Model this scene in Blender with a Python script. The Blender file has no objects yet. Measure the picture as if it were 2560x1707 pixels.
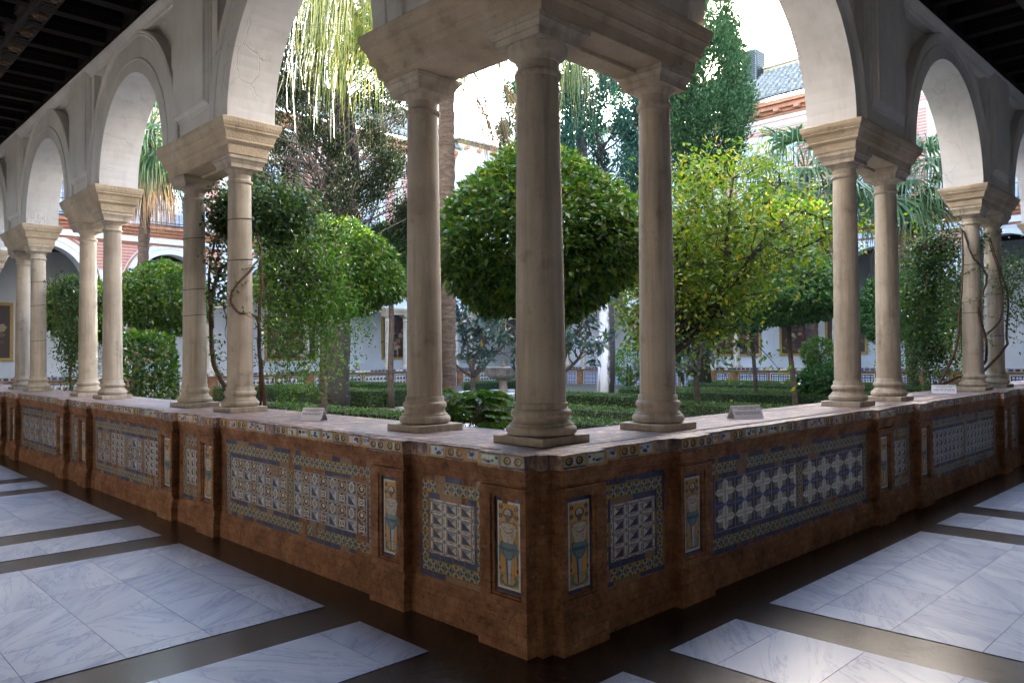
import bpy, bmesh, math, random
import numpy as np
from mathutils import Vector, Matrix
random.seed(7); RNG = np.random.default_rng(7)
C = bpy.context.scene.collection
R = math.radians
sc = bpy.context.scene

# ------------------------------------------------------------------ camera, world, sun, exposure
EYE = Vector((-2.9336, -2.7405, 1.5677)); YAW, PITCH, ROLL, FPX = 0.7877, 0.0183, -0.0092, 1975.36
_f = Vector((math.cos(PITCH)*math.cos(YAW), math.cos(PITCH)*math.sin(YAW), math.sin(PITCH)))
_r = Vector((math.sin(YAW), -math.cos(YAW), 0)); _u = _r.cross(_f)
_r2 = _r*math.cos(ROLL)+_u*math.sin(ROLL); _u2 = -_r*math.sin(ROLL)+_u*math.cos(ROLL)
cam = bpy.data.objects.new('camera', bpy.data.cameras.new('camera')); C.objects.link(cam)
M = Matrix((_r2, _u2, -_f)).transposed().to_4x4(); M.translation = EYE; cam.matrix_world = M
cam.data.sensor_width = 36; cam.data.lens = FPX/2560*36; cam.data.clip_start = .05; cam.data.clip_end = 3000
sc.camera = cam
SUN = Vector((.80, .40, .335)).normalized()
world = bpy.data.worlds.new('World'); sc.world = world; world.use_nodes = True
wn = world.node_tree; wn.nodes.clear()
sky = wn.nodes.new('ShaderNodeTexSky'); sky.sky_type = 'NISHITA'; sky.sun_disc = False
sky.sun_elevation = math.asin(SUN.z); sky.sun_rotation = math.atan2(SUN.x, SUN.y)
sky.air_density = 1.0; sky.dust_density = 1.5; sky.ozone_density = 1.0
bg = wn.nodes.new('ShaderNodeBackground'); bg.inputs[1].default_value = .15
wo = wn.nodes.new('ShaderNodeOutputWorld'); wn.links.new(sky.outputs[0], bg.inputs[0]); wn.links.new(bg.outputs[0], wo.inputs[0])
sl = bpy.data.lights.new('sun', 'SUN'); sl.energy = 4.0; sl.angle = R(.5); sl.color = (1, .93, .82)
so = bpy.data.objects.new('sun', sl); C.objects.link(so); so.rotation_euler = SUN.to_track_quat('Z', 'Y').to_euler()
sc.view_settings.view_transform = 'Standard'; sc.view_settings.look = 'None'; sc.view_settings.gamma = 1
sc.view_settings.exposure = 4.15
sc.cycles.max_bounces = 8; sc.cycles.diffuse_bounces = 5; sc.cycles.glossy_bounces = 3; sc.cycles.transparent_max_bounces = 6
sc.cycles.sample_clamp_indirect = 6

# ------------------------------------------------------------------ tagging helpers
def empty(name, label, cat, loc=(0, 0, 0), group=None, rz=0):
    o = bpy.data.objects.new(name, None); C.objects.link(o); o.location = loc; o.rotation_euler = (0, 0, rz)
    o['label'] = label; o['category'] = cat
    if group: o['group'] = group
    return o
def tag(o, label, cat, group=None):
    o['label'] = label; o['category'] = cat
    if group: o['group'] = group
    return o
def struct(o): o['kind'] = 'structure'; return o
def copy_thing(root, loc, label, group=None, rz=None):
    r = root.copy(); C.objects.link(r); r.location = loc; r['label'] = label
    if rz is not None: r.rotation_euler = (0, 0, rz)
    if group: r['group'] = group
    for ch in list(root.children):
        c = ch.copy(); C.objects.link(c); c.parent = r
        for g in list(ch.children):
            d = g.copy(); C.objects.link(d); d.parent = c
    return r

class MB:
    """collects vertices and faces, optional face colours"""
    def __init__(s): s.v = []; s.f = []; s.c = []; s.col = None
    def add(s, vs, fs, col=None):
        n = len(s.v); s.v += [tuple(p) for p in vs]
        for f in fs: s.f.append(tuple(i+n for i in f)); s.c.append(col or s.col)
    def quad(s, a, b, c, d, col=None): s.add([a, b, c, d], [(0, 1, 2, 3)], col)
    def box(s, p0, p1, fn=None, col=None):
        x0, y0, z0 = p0; x1, y1, z1 = p1
        vs = [(x0,y0,z0),(x1,y0,z0),(x1,y1,z0),(x0,y1,z0),(x0,y0,z1),(x1,y0,z1),(x1,y1,z1),(x0,y1,z1)]
        if fn: vs = [fn(*p) for p in vs]
        s.add(vs, [(0,3,2,1),(4,5,6,7),(0,1,5,4),(1,2,6,5),(2,3,7,6),(3,0,4,7)], col)
    def lathe(s, prof, n=32, cx=0, cy=0, cap=True):
        k = len(prof); vs = []
        for r, z in prof:
            for i in range(n): a = 2*math.pi*i/n; vs.append((cx+r*math.cos(a), cy+r*math.sin(a), z))
        fs = [(j*n+i, j*n+(i+1) % n, (j+1)*n+(i+1) % n, (j+1)*n+i) for j in range(k-1) for i in range(n)]
        if cap: fs += [tuple(range(n))[::-1], tuple((k-1)*n+i for i in range(n))]
        s.add(vs, fs)
    def tube(s, pts, rad, n=8, col=None):
        pts = [Vector(p) for p in pts]; m = len(pts)
        if not hasattr(rad, '__len__'): rad = [rad]*m
        up = Vector((.13, .31, .94)); vs = []
        for i, p in enumerate(pts):
            t = (pts[min(i+1, m-1)]-pts[max(i-1, 0)]).normalized()
            a = t.cross(up)
            if a.length < .1: a = t.cross(Vector((1, 0, 0)))
            a.normalize(); b = t.cross(a)
            for k in range(n):
                an = 2*math.pi*k/n; vs.append(p+(a*math.cos(an)+b*math.sin(an))*rad[i])
        fs = [(j*n+i, j*n+(i+1) % n, (j+1)*n+(i+1) % n, (j+1)*n+i) for j in range(m-1) for i in range(n)]
        fs += [tuple(range(n))[::-1], tuple((m-1)*n+i for i in range(n))]
        s.add(vs, fs, col)
    def build(s, name, mat, parent=None, smooth=False, recalc=True, angle=None):
        me = bpy.data.meshes.new(name); me.from_pydata(s.v, [], s.f); me.materials.append(mat)
        if any(c is not None for c in s.c):
            at = me.color_attributes.new('Col', 'FLOAT_COLOR', 'CORNER')
            d = np.ones((len(me.loops), 4), dtype=np.float32); k = 0
            for f, c in zip(s.f, s.c):
                d[k:k+len(f), :3] = c or (.5, .5, .5); k += len(f)
            at.data.foreach_set('color', d.ravel())
        if recalc:
            b = bmesh.new(); b.from_mesh(me); bmesh.ops.recalc_face_normals(b, faces=b.faces); b.to_mesh(me); b.free()
        if smooth or angle:
            me.polygons.foreach_set('use_smooth', [True]*len(me.polygons))
            if angle: me.set_sharp_from_angle(angle=R(angle))
        me.update()
        o = bpy.data.objects.new(name, me); C.objects.link(o)
        if parent: o.parent = parent; o.matrix_parent_inverse = Matrix.Identity(4) if parent.type == 'EMPTY' and parent.get('_local') else parent_inv(parent)
        return o
def parent_inv(p):
    # children are built in world coordinates: cancel the parent's own transform
    mw = Matrix.LocRotScale(p.location, p.rotation_euler, p.scale)
    q = p.parent
    return mw.inverted() if q is None else Matrix.Identity(4)

# ------------------------------------------------------------------ materials
def nt(name):
    m = bpy.data.materials.new(name); m.use_nodes = True; t = m.node_tree; t.nodes.clear()
    return m, t
def N(t, kind, **kw):
    n = t.nodes.new('ShaderNode'+kind)
    for k, v in kw.items():
        if k.startswith('i_'): n.inputs[k[2:].replace('_', ' ')].default_value = v
        else: setattr(n, k, v)
    return n
def ramp(t, fac, stops):
    r = t.nodes.new('ShaderNodeValToRGB'); e = r.color_ramp.elements
    while len(e) < len(stops): e.new(.5)
    for x, (p, c) in zip(e, stops): x.position = p; x.color = (*c, 1) if len(c) == 3 else c
    t.links.new(fac, r.inputs[0]); return r.outputs[0]
def mix(t, fac, a, b, mode='MIX'):
    m = t.nodes.new('ShaderNodeMix'); m.data_type = 'RGBA'; m.blend_type = mode
    for s, v in ((0, fac), (6, a), (7, b)):
        if isinstance(v, (int, float)): m.inputs[s].default_value = v
        elif isinstance(v, tuple): m.inputs[s].default_value = (*v, 1)
        else: t.links.new(v, m.inputs[s])
    return m.outputs[2]
def noise(t, scale, detail=6, rough=.6, vec=None, dist=0):
    n = N(t, 'TexNoise'); n.inputs['Scale'].default_value = scale; n.inputs['Detail'].default_value = detail
    n.inputs['Roughness'].default_value = rough; n.inputs['Distortion'].default_value = dist
    if vec is not None: t.links.new(vec, n.inputs['Vector'])
    return n.outputs[0]
def geo(t): return N(t, 'NewGeometry')
def pos(t, scale=(1, 1, 1)):
    g = geo(t); m = N(t, 'Mapping'); m.inputs['Scale'].default_value = scale
    t.links.new(g.outputs['Position'], m.inputs[0]); return m.outputs[0]
def finish(t, col, rough=.7, bump=None, bstr=.3, bdist=.01, spec=.5, extra=None):
    p = N(t, 'BsdfPrincipled'); o = N(t, 'OutputMaterial')
    if isinstance(col, tuple): p.inputs['Base Color'].default_value = (*col, 1)
    else: t.links.new(col, p.inputs['Base Color'])
    if isinstance(rough, (int, float)): p.inputs['Roughness'].default_value = rough
    else: t.links.new(rough, p.inputs['Roughness'])
    p.inputs['Specular IOR Level'].default_value = spec
    if bump is not None:
        b = N(t, 'Bump'); b.inputs['Strength'].default_value = bstr; b.inputs['Distance'].default_value = bdist
        t.links.new(bump, b.inputs['Height']); t.links.new(b.outputs[0], p.inputs['Normal'])
    t.links.new(p.outputs[0], o.inputs[0]); return p
def math_(t, op, a, b=None):
    m = N(t, 'Math', operation=op)
    for i, v in ((0, a), (1, b)):
        if v is None: continue
        if isinstance(v, (int, float)): m.inputs[i].default_value = v
        else: t.links.new(v, m.inputs[i])
    return m.outputs[0]

def stone_mat(name, c1, c2, c3, stain=.5, bscale=90, bstr=.35, streak=True):
    m, t = nt(name); p = pos(t)
    a = noise(t, 2.2, 8, .6, p); base = ramp(t, a, [(.3, c1), (.55, c2), (.75, c3)])
    if streak:
        s = noise(t, 1, 6, .65, pos(t, (14, 14, .9))); sm = ramp(t, s, [(.45, (1, 1, 1)), (.72, (1-stain*.55,)*3)])
        base = mix(t, 1, base, sm, 'MULTIPLY')
    b2 = noise(t, 5, 5, .7, p); bl = ramp(t, b2, [(.56, (1, 1, 1)), (.72, (1-stain*.6, 1-stain*.65, 1-stain*.7))])
    base = mix(t, .8, base, bl, 'MULTIPLY')
    pit = noise(t, bscale, 4, .7, p); sp = ramp(t, pit, [(.3, (.55,)*3), (.42, (1,)*3)])
    base = mix(t, .5, base, sp, 'MULTIPLY')
    h = mix(t, .4, noise(t, bscale, 5, .7, p), noise(t, 9, 5, .6, p))
    finish(t, base, .75, h, bstr, .012); return m
M_STONE = stone_mat('column_limestone', (.38, .315, .245), (.50, .425, .335), (.58, .51, .42), .7, 60, .35)
M_IMP = stone_mat('impost_stone', (.33, .25, .165), (.47, .375, .265), (.57, .48, .365), .8, 38, 1.0, False)
def plaster_mat(name, c, stain=.25):
    m, t = nt(name); p = pos(t)
    a = noise(t, 1.3, 7, .6, p); base = ramp(t, a, [(.3, tuple(x*(1-stain) for x in c)), (.65, c)])
    s = noise(t, 1, 5, .6, pos(t, (9, 9, .8))); base = mix(t, .7, base, ramp(t, s, [(.5, (1,)*3), (.75, (1-stain*.9,)*3)]), 'MULTIPLY')
    v = N(t, 'TexVoronoi', feature='DISTANCE_TO_EDGE'); v.inputs['Scale'].default_value = 2.3; t.links.new(mix(t, .12, p, N(t, 'TexNoise').outputs[1]), v.inputs['Vector'])
    cr = ramp(t, v.outputs['Distance'], [(.0, (0,)*3), (.012, (1,)*3)]); gate = ramp(t, noise(t, 1.1, 3, .5, p), [(.5, (1,)*3), (.58, (0,)*3)])
    crack = mix(t, 1, cr, gate, 'LIGHTEN')
    base = mix(t, .16, base, crack, 'MULTIPLY')
    h = mix(t, .5, noise(t, 5, 6, .6, p, .6), crack)
    finish(t, base, .85, h, .35, .02); return m
M_PLASTER = plaster_mat('white_plaster', (.70, .68, .67))
M_PLASTER_SHADED = plaster_mat('shaded_gallery_plaster', (.66, .62, .57), .22)  # same white paint as the soffits, gallery-side shade put into its tone
M_HOUSE = plaster_mat('white_house_wall', (.74, .72, .68), .1)
M_BACKW = plaster_mat('warm_gallery_wall', (.60, .585, .57), .15)
M_WALLW = plaster_mat('far_white_wall', (.66, .68, .72), .1)
def terracotta():
    m, t = nt('worn_terracotta'); p = pos(t)
    a = noise(t, 6, 9, .7, p); base = ramp(t, a, [(.28, (.095, .042, .020)), (.45, (.215, .098, .046)), (.6, (.30, .150, .075)), (.75, (.38, .24, .14))])
    b = noise(t, 28, 5, .75, p); base = mix(t, .75, base, ramp(t, b, [(.33, (.35, .30, .28)), (.5, (1, 1, 1)), (.7, (1.15, 1.05, .9))]), 'MULTIPLY')
    c = noise(t, 15, 6, .8, p, 1); base = mix(t, ramp(t, c, [(.655, (0,)*3), (.69, (.75,)*3)]), base, (.42, .33, .24))
    # mortar joints of the brickwork
    g = geo(t); xyz = N(t, 'SeparateXYZ'); t.links.new(g.outputs['Position'], xyz.inputs[0])
    cx = N(t, 'CombineXYZ'); t.links.new(math_(t, 'ADD', xyz.outputs[0], xyz.outputs[1]), cx.inputs[0]); t.links.new(xyz.outputs[2], cx.inputs[1])
    br = N(t, 'TexBrick'); t.links.new(cx.outputs[0], br.inputs['Vector']); br.inputs['Scale'].default_value = 1
    br.inputs['Brick Width'].default_value = .27; br.inputs['Row Height'].default_value = .057; br.inputs['Mortar Size'].default_value = .003
    br.inputs['Color1'].default_value = (1, 1, 1, 1); br.inputs['Color2'].default_value = (.78, .74, .72, 1); br.inputs['Mortar'].default_value = (.5, .45, .4, 1)
    base = mix(t, .55, base, br.outputs[0], 'MULTIPLY')
    h = mix(t, .5, noise(t, 40, 6, .7, p), a)
    finish(t, base, .85, h, .8, .015, .3); return m
M_TERRA = terracotta()
def coping_mat():
    m, t = nt('worn_brick_coping'); p = pos(t)
    br = N(t, 'TexBrick'); mp = N(t, 'Mapping'); mp.inputs['Rotation'].default_value = (0, 0, R(0)); t.links.new(p, mp.inputs[0])
    dn = N(t, 'TexNoise'); dn.inputs['Scale'].default_value = 3; t.links.new(p, dn.inputs[0])
    t.links.new(mix(t, .03, mp.outputs[0], dn.outputs[1]), br.inputs['Vector']); br.inputs['Scale'].default_value = 1
    br.inputs['Brick Width'].default_value = .29; br.inputs['Row Height'].default_value = .14; br.inputs['Mortar Size'].default_value = .006
    br.inputs['Color1'].default_value = (.34, .23, .17, 1); br.inputs['Color2'].default_value = (.22, .165, .15, 1); br.inputs['Mortar'].default_value = (.12, .10, .09, 1)
    a = noise(t, 12, 8, .75, p); base = mix(t, .85, br.outputs[0], ramp(t, a, [(.38, (.18, .18, .24)), (.5, (.8, .8, .9)), (.62, (2.1, 1.85, 1.65))]), 'MULTIPLY')
    h = mix(t, .5, br.outputs['Fac'], noise(t, 30, 6, .7, p))
    finish(t, base, ramp(t, a, [(.4, (.45,)*3), (.6, (.7,)*3)]), noise(t, 26, 7, .7, p), .6, .015); return m
M_COPING = coping_mat()
def tile_mat():
    m, t = nt('glazed_painted_tile'); p = pos(t)
    at = N(t, 'Attribute', attribute_name='Col')
    a = noise(t, 55, 5, .7, p); base = mix(t, .8, at.outputs[0], ramp(t, a, [(.3, (.62, .6, .58)), (.5, (1,)*3)]), 'MULTIPLY')
    ch = noise(t, 9, 8, .8, p); base = mix(t, ramp(t, ch, [(.64, (0,)*3), (.675, (.8,)*3)]), base, (.30, .18, .09))
    br = N(t, 'TexBrick')
    g = geo(t); xyz = N(t, 'SeparateXYZ'); t.links.new(g.outputs['Position'], xyz.inputs[0])
    cx = N(t, 'CombineXYZ'); t.links.new(math_(t, 'ADD', xyz.outputs[0], xyz.outputs[1]), cx.inputs[0]); t.links.new(xyz.outputs[2], cx.inputs[1])
    t.links.new(cx.outputs[0], br.inputs['Vector']); br.offset = 0; br.inputs['Scale'].default_value = 1
    br.inputs['Brick Width'].default_value = .135; br.inputs['Row Height'].default_value = .135; br.inputs['Mortar Size'].default_value = .0022
    br.inputs['Color1'].default_value = (1, 1, 1, 1); br.inputs['Color2'].default_value = (.85, .85, .85, 1); br.inputs['Mortar'].default_value = (.4, .33, .25, 1)
    base = mix(t, .8, base, br.outputs[0], 'MULTIPLY')
    finish(t, base, ramp(t, ch, [(.45, (.36,)*3), (.66, (.75,)*3)]), noise(t, 24, 4, .6, p), .25, .01, .5); return m
M_TILE = tile_mat()
def marble():
    m, t = nt('white_veined_marble')
    at = N(t, 'Attribute', attribute_name='Col')   # per-slab random
    g = geo(t); sep = N(t, 'SeparateColor'); t.links.new(at.outputs[0], sep.inputs[0])
    mp = N(t, 'Mapping'); t.links.new(g.outputs['Position'], mp.inputs[0])
    cr = N(t, 'CombineXYZ'); t.links.new(math_(t, 'MULTIPLY', sep.outputs[0], 6.28), cr.inputs[2]); t.links.new(cr.outputs[0], mp.inputs['Rotation'])
    cl = N(t, 'CombineXYZ'); t.links.new(math_(t, 'MULTIPLY', sep.outputs[1], 40), cl.inputs[0]); t.links.new(math_(t, 'MULTIPLY', sep.outputs[2], 40), cl.inputs[1]); t.links.new(cl.outputs[0], mp.inputs['Location'])
    ms = N(t, 'Mapping'); ms.inputs['Scale'].default_value = (1.5, .22, 1); t.links.new(mp.outputs[0], ms.inputs[0])
    mv = N(t, 'Mapping'); mv.inputs['Scale'].default_value = (2.6, .5, 1); t.links.new(mp.outputs[0], mv.inputs[0])
    n1 = noise(t, 2.2, 10, .58, ms.outputs[0], 1.1); n2 = noise(t, 1.7, 12, .66, mv.outputs[0], .9)
    soft = ramp(t, n1, [(.30, (.40, .44, .53)), (.46, (.50, .53, .61)), (.60, (.57, .59, .65)), (.75, (.60, .61, .65))])
    vein = ramp(t, n2, [(.475, (1, 1, 1)), (.497, (.66, .70, .80)), (.512, (.95, .96, .98)), (.53, (1, 1, 1))])
    v = mix(t, .9, soft, vein, 'MULTIPLY')
    tone = ramp(t, sep.outputs[2], [(0, (.66, .71, .82)), (.5, (.88, .90, .96)), (1, (.78, .82, .92))])
    v = mix(t, .8, v, tone, 'MULTIPLY')
    pp = pos(t)
    sp = noise(t, 60, 2, .5, pp); v = mix(t, ramp(t, sp, [(.79, (0,)*3), (.82, (.6,)*3)]), v, (.15, .14, .13))
    finish(t, v, .25, None, .02, .01, .5); return m
M_MARBLE = marble()
def dark_stone():
    m, t = nt('polished_dark_stone'); p = pos(t)
    a = noise(t, 5, 8, .65, p); base = ramp(t, a, [(.3, (.034, .026, .023)), (.6, (.044, .034, .030)), (.8, (.056, .045, .039))])
    n2 = noise(t, 1.6, 10, .75, p, 2); base = mix(t, ramp(t, n2, [(.495, (0,)*3), (.5, (.25,)*3), (.505, (0,)*3)]), base, (.3, .28, .26))
    finish(t, base, ramp(t, noise(t, 6, 7, .7, p), [(.35, (.22,)*3), (.7, (.27,)*3)]), None, .03, .01, .5); return m
M_DARK = dark_stone()
def simple(name, c, rough=.6, var=.25, scale=8, bstr=.2, metallic=0, spec=.5):
    m, t = nt(name); p = pos(t); a = noise(t, scale, 6, .65, p)
    col = ramp(t, a, [(.3, tuple(x*(1-var) for x in c)), (.7, tuple(min(1, x*(1+var*.6)) for x in c))])
    q = finish(t, col, rough, noise(t, scale*4, 5, .65, p), bstr, .01, spec); q.inputs['Metallic'].default_value = metallic; return m
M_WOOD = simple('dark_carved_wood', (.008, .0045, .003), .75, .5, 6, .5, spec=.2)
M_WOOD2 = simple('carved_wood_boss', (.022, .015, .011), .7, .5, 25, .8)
M_GILT = simple('worn_gilt', (.10, .05, .018), .6, .5, 30, .8)
M_CARD = simple('white_card', (.88, .86, .92), .6, .03, 3, .02)
M_INK = simple('black_ink', (.03, .03, .04), .6, .1)
M_IRON = simple('black_iron', (.02, .022, .025), .5, .3)
M_RED = simple('red_painted_moulding', (.42, .18, .105), .75, .25, 5)
M_CREAM = simple('cream_trim', (.55, .47, .33), .8, .2, 4)
M_TRIM = simple('white_trim', (.64, .66, .70), .8, .1, 4)
M_GLASS = simple('pale_window_glass', (.45, .50, .56), .12, .15, 2, .02)
M_SHADE = simple('grey_metal_louver', (.16, .18, .20), .5, .2, 10)
M_BARK = simple('grey_brown_bark', (.060, .044, .033), .9, .55, 14, 1.0)
M_BARKD = simple('dark_bark', (.030, .024, .021), .9, .5, 16, 1.0)
M_VINE = simple('vine_wood', (.13, .075, .05), .85, .5, 30, .9)
M_PAINTING_FRAME = simple('gilt_frame', (.45, .28, .07), .4, .3, 20, .5)
M_BLACK = simple('black_cloth', (.012, .012, .014), .8, .3)
M_SKIN = simple('skin', (.42, .26, .18), .6, .1)
M_HAIR = simple('grey_hair', (.35, .34, .33), .8, .3, 40)
M_REDC = simple('dark_red_cloth', (.16, .02, .03), .8, .3)
M_SOIL = simple('garden_soil', (.10, .085, .055), .95, .5, 6, .8)
M_PATH = simple('pale_garden_paving', (.40, .42, .46), .8, .2, 5, .3)
M_FOUNT = stone_mat('fountain_stone', (.22, .17, .13), (.34, .28, .23), (.45, .40, .35), .8, 40, .6)
M_WATER = simple('still_water', (.03, .045, .05), .05, .1, 2, .03)
def palm_trunk():
    m, t = nt('ringed_palm_trunk'); p = pos(t, (3, 3, 14)); a = noise(t, 1.5, 7, .7, p, .5)
    q = pos(t); b = noise(t, 18, 6, .7, q)
    col = mix(t, .6, ramp(t, a, [(.35, (.035, .024, .02)), (.6, (.10, .075, .06)), (.75, (.16, .125, .10))]), ramp(t, b, [(.3, (.4,)*3), (.6, (1,)*3)]), 'MULTIPLY')
    finish(t, col, .9, a, .9, .03); return m
M_PALMT = palm_trunk()
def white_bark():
    m, t = nt('limewashed_shaded_bark'); p = pos(t, (6, 6, .8)); a = noise(t, 1.6, 8, .7, p, .6)
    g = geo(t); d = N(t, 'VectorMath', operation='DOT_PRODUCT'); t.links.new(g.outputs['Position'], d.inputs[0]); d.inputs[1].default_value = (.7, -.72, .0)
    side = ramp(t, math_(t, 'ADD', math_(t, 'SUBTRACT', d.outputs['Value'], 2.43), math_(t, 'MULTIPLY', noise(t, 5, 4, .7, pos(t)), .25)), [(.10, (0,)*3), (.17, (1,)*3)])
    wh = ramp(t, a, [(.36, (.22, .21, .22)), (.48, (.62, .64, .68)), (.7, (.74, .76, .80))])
    xz = N(t, 'SeparateXYZ'); t.links.new(g.outputs['Position'], xz.inputs[0]); top = ramp(t, math_(t, 'MULTIPLY', xz.outputs[2], .1), [(.33, (0,)*3), (.40, (1,)*3)])  # above the limewash, dark bark with crown shade put into its colour
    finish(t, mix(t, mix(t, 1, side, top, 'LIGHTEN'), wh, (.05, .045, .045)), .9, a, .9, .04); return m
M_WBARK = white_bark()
def leaf_mat(name, cols, trans=.35, rough=.35, spec=.5):
    m, t = nt(name); g = geo(t)
    col = ramp(t, g.outputs['Random Per Island'], cols)
    lg = noise(t, 1.6, 3, .6, pos(t)); col = mix(t, .6, col, ramp(t, lg, [(.35, (.62, .66, .62)), (.65, (1.15, 1.1, 1.0))]), 'MULTIPLY')
    p = N(t, 'BsdfPrincipled'); t.links.new(col, p.inputs['Base Color']); p.inputs['Roughness'].default_value = rough; p.inputs['Specular IOR Level'].default_value = spec
    tr = N(t, 'BsdfTranslucent'); hs = N(t, 'HueSaturation'); hs.inputs['Hue'].default_value = .49; hs.inputs['Saturation'].default_value = 1.08; hs.inputs['Value'].default_value = 1.6
    t.links.new(col, hs.inputs['Color']); t.links.new(hs.outputs[0], tr.inputs[0])
    mx = N(t, 'MixShader'); mx.inputs[0].default_value = trans; t.links.new(p.outputs[0], mx.inputs[1]); t.links.new(tr.outputs[0], mx.inputs[2])
    o = N(t, 'OutputMaterial'); t.links.new(mx.outputs[0], o.inputs[0]); return m
L_ORANGE = leaf_mat('orange_leaf', [(0, (.022, .070, .014)), (.5, (.052, .125, .020)), (.9, (.10, .19, .028)), (1, (.24, .24, .03))], .38, .28)
L_YELLOW = leaf_mat('yellow_green_leaf', [(0, (.045, .11, .014)), (.5, (.085, .165, .018)), (.85, (.14, .20, .02)), (1, (.32, .27, .02))], .45)
L_FAR = leaf_mat('blue_green_leaf', [(0, (.025, .08, .025)), (.6, (.05, .13, .04)), (1, (.09, .175, .05))], .42)
L_LOQ = leaf_mat('loquat_leaf', [(0, (.018, .04, .032)), (.6, (.04, .075, .06)), (.97, (.07, .11, .10)), (1, (.45, .24, .02))], .2, .3)
L_CYP = leaf_mat('dark_cypress_needle', [(0, (.008, .016, .009)), (.6, (.020, .034, .016)), (1, (.05, .052, .022))], .12, .8, .15)
L_TEAL = leaf_mat('blue_cypress_needle', [(0, (.012, .045, .034)), (.6, (.03, .085, .062)), (1, (.06, .13, .09))], .2, .8, .15)
L_GCYP = leaf_mat('green_cypress_needle', [(0, (.02, .055, .022)), (.6, (.045, .095, .038)), (1, (.09, .14, .055))], .2, .8, .15)
L_PALM = leaf_mat('green_palm_blade', [(0, (.05, .09, .02)), (.6, (.10, .135, .03)), (1, (.22, .21, .06))], .22, .45)
L_PALMB = leaf_mat('bluegreen_palm_blade', [(0, (.03, .085, .035)), (.7, (.07, .14, .05)), (1, (.15, .20, .08))], .25, .45)
L_DEAD = leaf_mat('dry_palm_blade', [(0, (.16, .10, .06)), (.6, (.30, .21, .13)), (1, (.42, .32, .20))], .3, .6)
L_VINE = leaf_mat('vine_leaf', [(0, (.018, .045, .014)), (.6, (.035, .085, .02)), (1, (.09, .14, .025))], .35)
L_FERN = leaf_mat('bright_vine_leaf', [(0, (.03, .10, .012)), (.6, (.055, .15, .018)), (1, (.12, .20, .03))], .45)
L_HEDGE = leaf_mat('hedge_leaf', [(0, (.024, .065, .014)), (.6, (.052, .115, .024)), (1, (.10, .17, .035))], .3)
L_HEDGEY = leaf_mat('pale_hedge_leaf', [(0, (.05, .08, .012)), (.6, (.10, .13, .02)), (1, (.16, .18, .04))], .25)

# ------------------------------------------------------------------ arm coordinates: u along the run, w depth from the gallery face
SK = .0251
def PL(u, w, z): return (w+SK*u, u, z)
def PR(u, w, z): return (u, w, z)
ARM = {'L': PL, 'R': PR}
H = 1.05
PIL = {'L': [.12, 1.20, 4.04, 5.02, 7.82, 8.83, 11.6, 12.6, 15.5, 16.5, 19.4, 20.4, 23.3, 24.3],
       'R': [.155, 1.26, 4.48, 5.57, 8.68, 9.76, 12.9, 14.0, 17.1, 18.2, 21.3, 22.4]}
PW = .38
COLS = {'L': [1.66, 4.64, 5.77, 8.55, 9.65, 12.5, 13.6, 16.45, 17.55, 20.4, 21.5, 24.35, 25.45],
        'R': [1.67, 4.88, 5.96, 9.03, 10.1, 13.2, 14.3, 17.4, 18.5, 21.6, 22.7]}
WC = {'L': .53, 'R': .45}
BACK = {'L': .90, 'R': .86}
ZI = {'L': 3.85, 'R': 3.78}
ZC = {'L': 5.47, 'R': 5.37}
UEND = 27.0

# ------------------------------------------------------------------ parapet
parapet = empty('tiled_parapet', 'low terracotta parapet faced with old painted tiles, turning the corner in the foreground', 'parapet', (0, 0, 0))
def parapet_path():
    pts = []   # (arm, u, w)
    pts.append(('L', UEND, .06))
    for n in reversed(PIL['L']):
        f = n+PW
        pts += [('L', f, .06), ('L', f, 0), ('L', n, 0), ('L', n, .06 if n > .5 else .075)]
    pts.append(('C', .075, .075))
    for i, n in enumerate(PIL['R']):
        f = n+PW
        pts += [('R', n, .06 if n > .5 else .075), ('R', n, 0), ('R', f, 0), ('R', f, .06)]
    pts.append(('R', UEND, .06))
    return pts
def to_xy(p):
    a, u, w = p
    return Vector((w, u)) if a == 'L' else Vector((u, w))
def unskew(x, y): return (x+SK*y if y > x else x, y)
path = [to_xy(p) for p in parapet_path()]
# finer path with corner flags
def fine(path, step=.09):
    out = []; nrm = []
    segn = []
    for a, b in zip(path[:-1], path[1:]):
        d = (b-a).normalized(); segn.append(Vector((d.y, -d.x)))       # outward (gallery side) normal
    for i, p in enumerate(path):
        if i == 0: n = segn[0]
        elif i == len(path)-1: n = segn[-1]
        else: n = segn[i-1]+segn[i]
        out.append(p); nrm.append(n)
        if i < len(path)-1:
            L = (path[i+1]-p).length; k = int(L/step) if p.length < 16 else 0
            for j in range(1, k): out.append(p.lerp(path[i+1], j/k)); nrm.append(segn[i])
    return out, nrm
fp, fn_ = fine(path)
if (fp[0]+fn_[0]*.1).x > fp[0].x: fn_ = [-n for n in fn_]
prof = [(0, 0), (.13, 0), (.142, -.008), (.155, -.010), (.185, -.014), (.2, -.026), (.215, -.03), (.885, -.03), (.895, -.020), (.912, -.018), (.94, -.006), (.955, -.004), (.966, -.006)]
mb = MB(); rows = []
for z, e in prof:
    row = []
    for p, n in zip(fp, fn_):
        j = random.uniform(-.004, .004) if z not in (0,) else 0
        q = p+n*(e+j); x, y = unskew(q.x, q.y); row.append((x, y, z+(random.uniform(-.003, .003) if 0 < z < .966 else 0)))
    rows.append(row)
nn = len(fp)
mb.add([v for r in rows for v in r], [(j*nn+i, j*nn+i+1, (j+1)*nn+i+1, (j+1)*nn+i) for j in range(len(prof)-1) for i in range(nn-1)])
mb.build('pedestal_wall', M_TERRA, parapet, recalc=False, angle=35)
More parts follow.
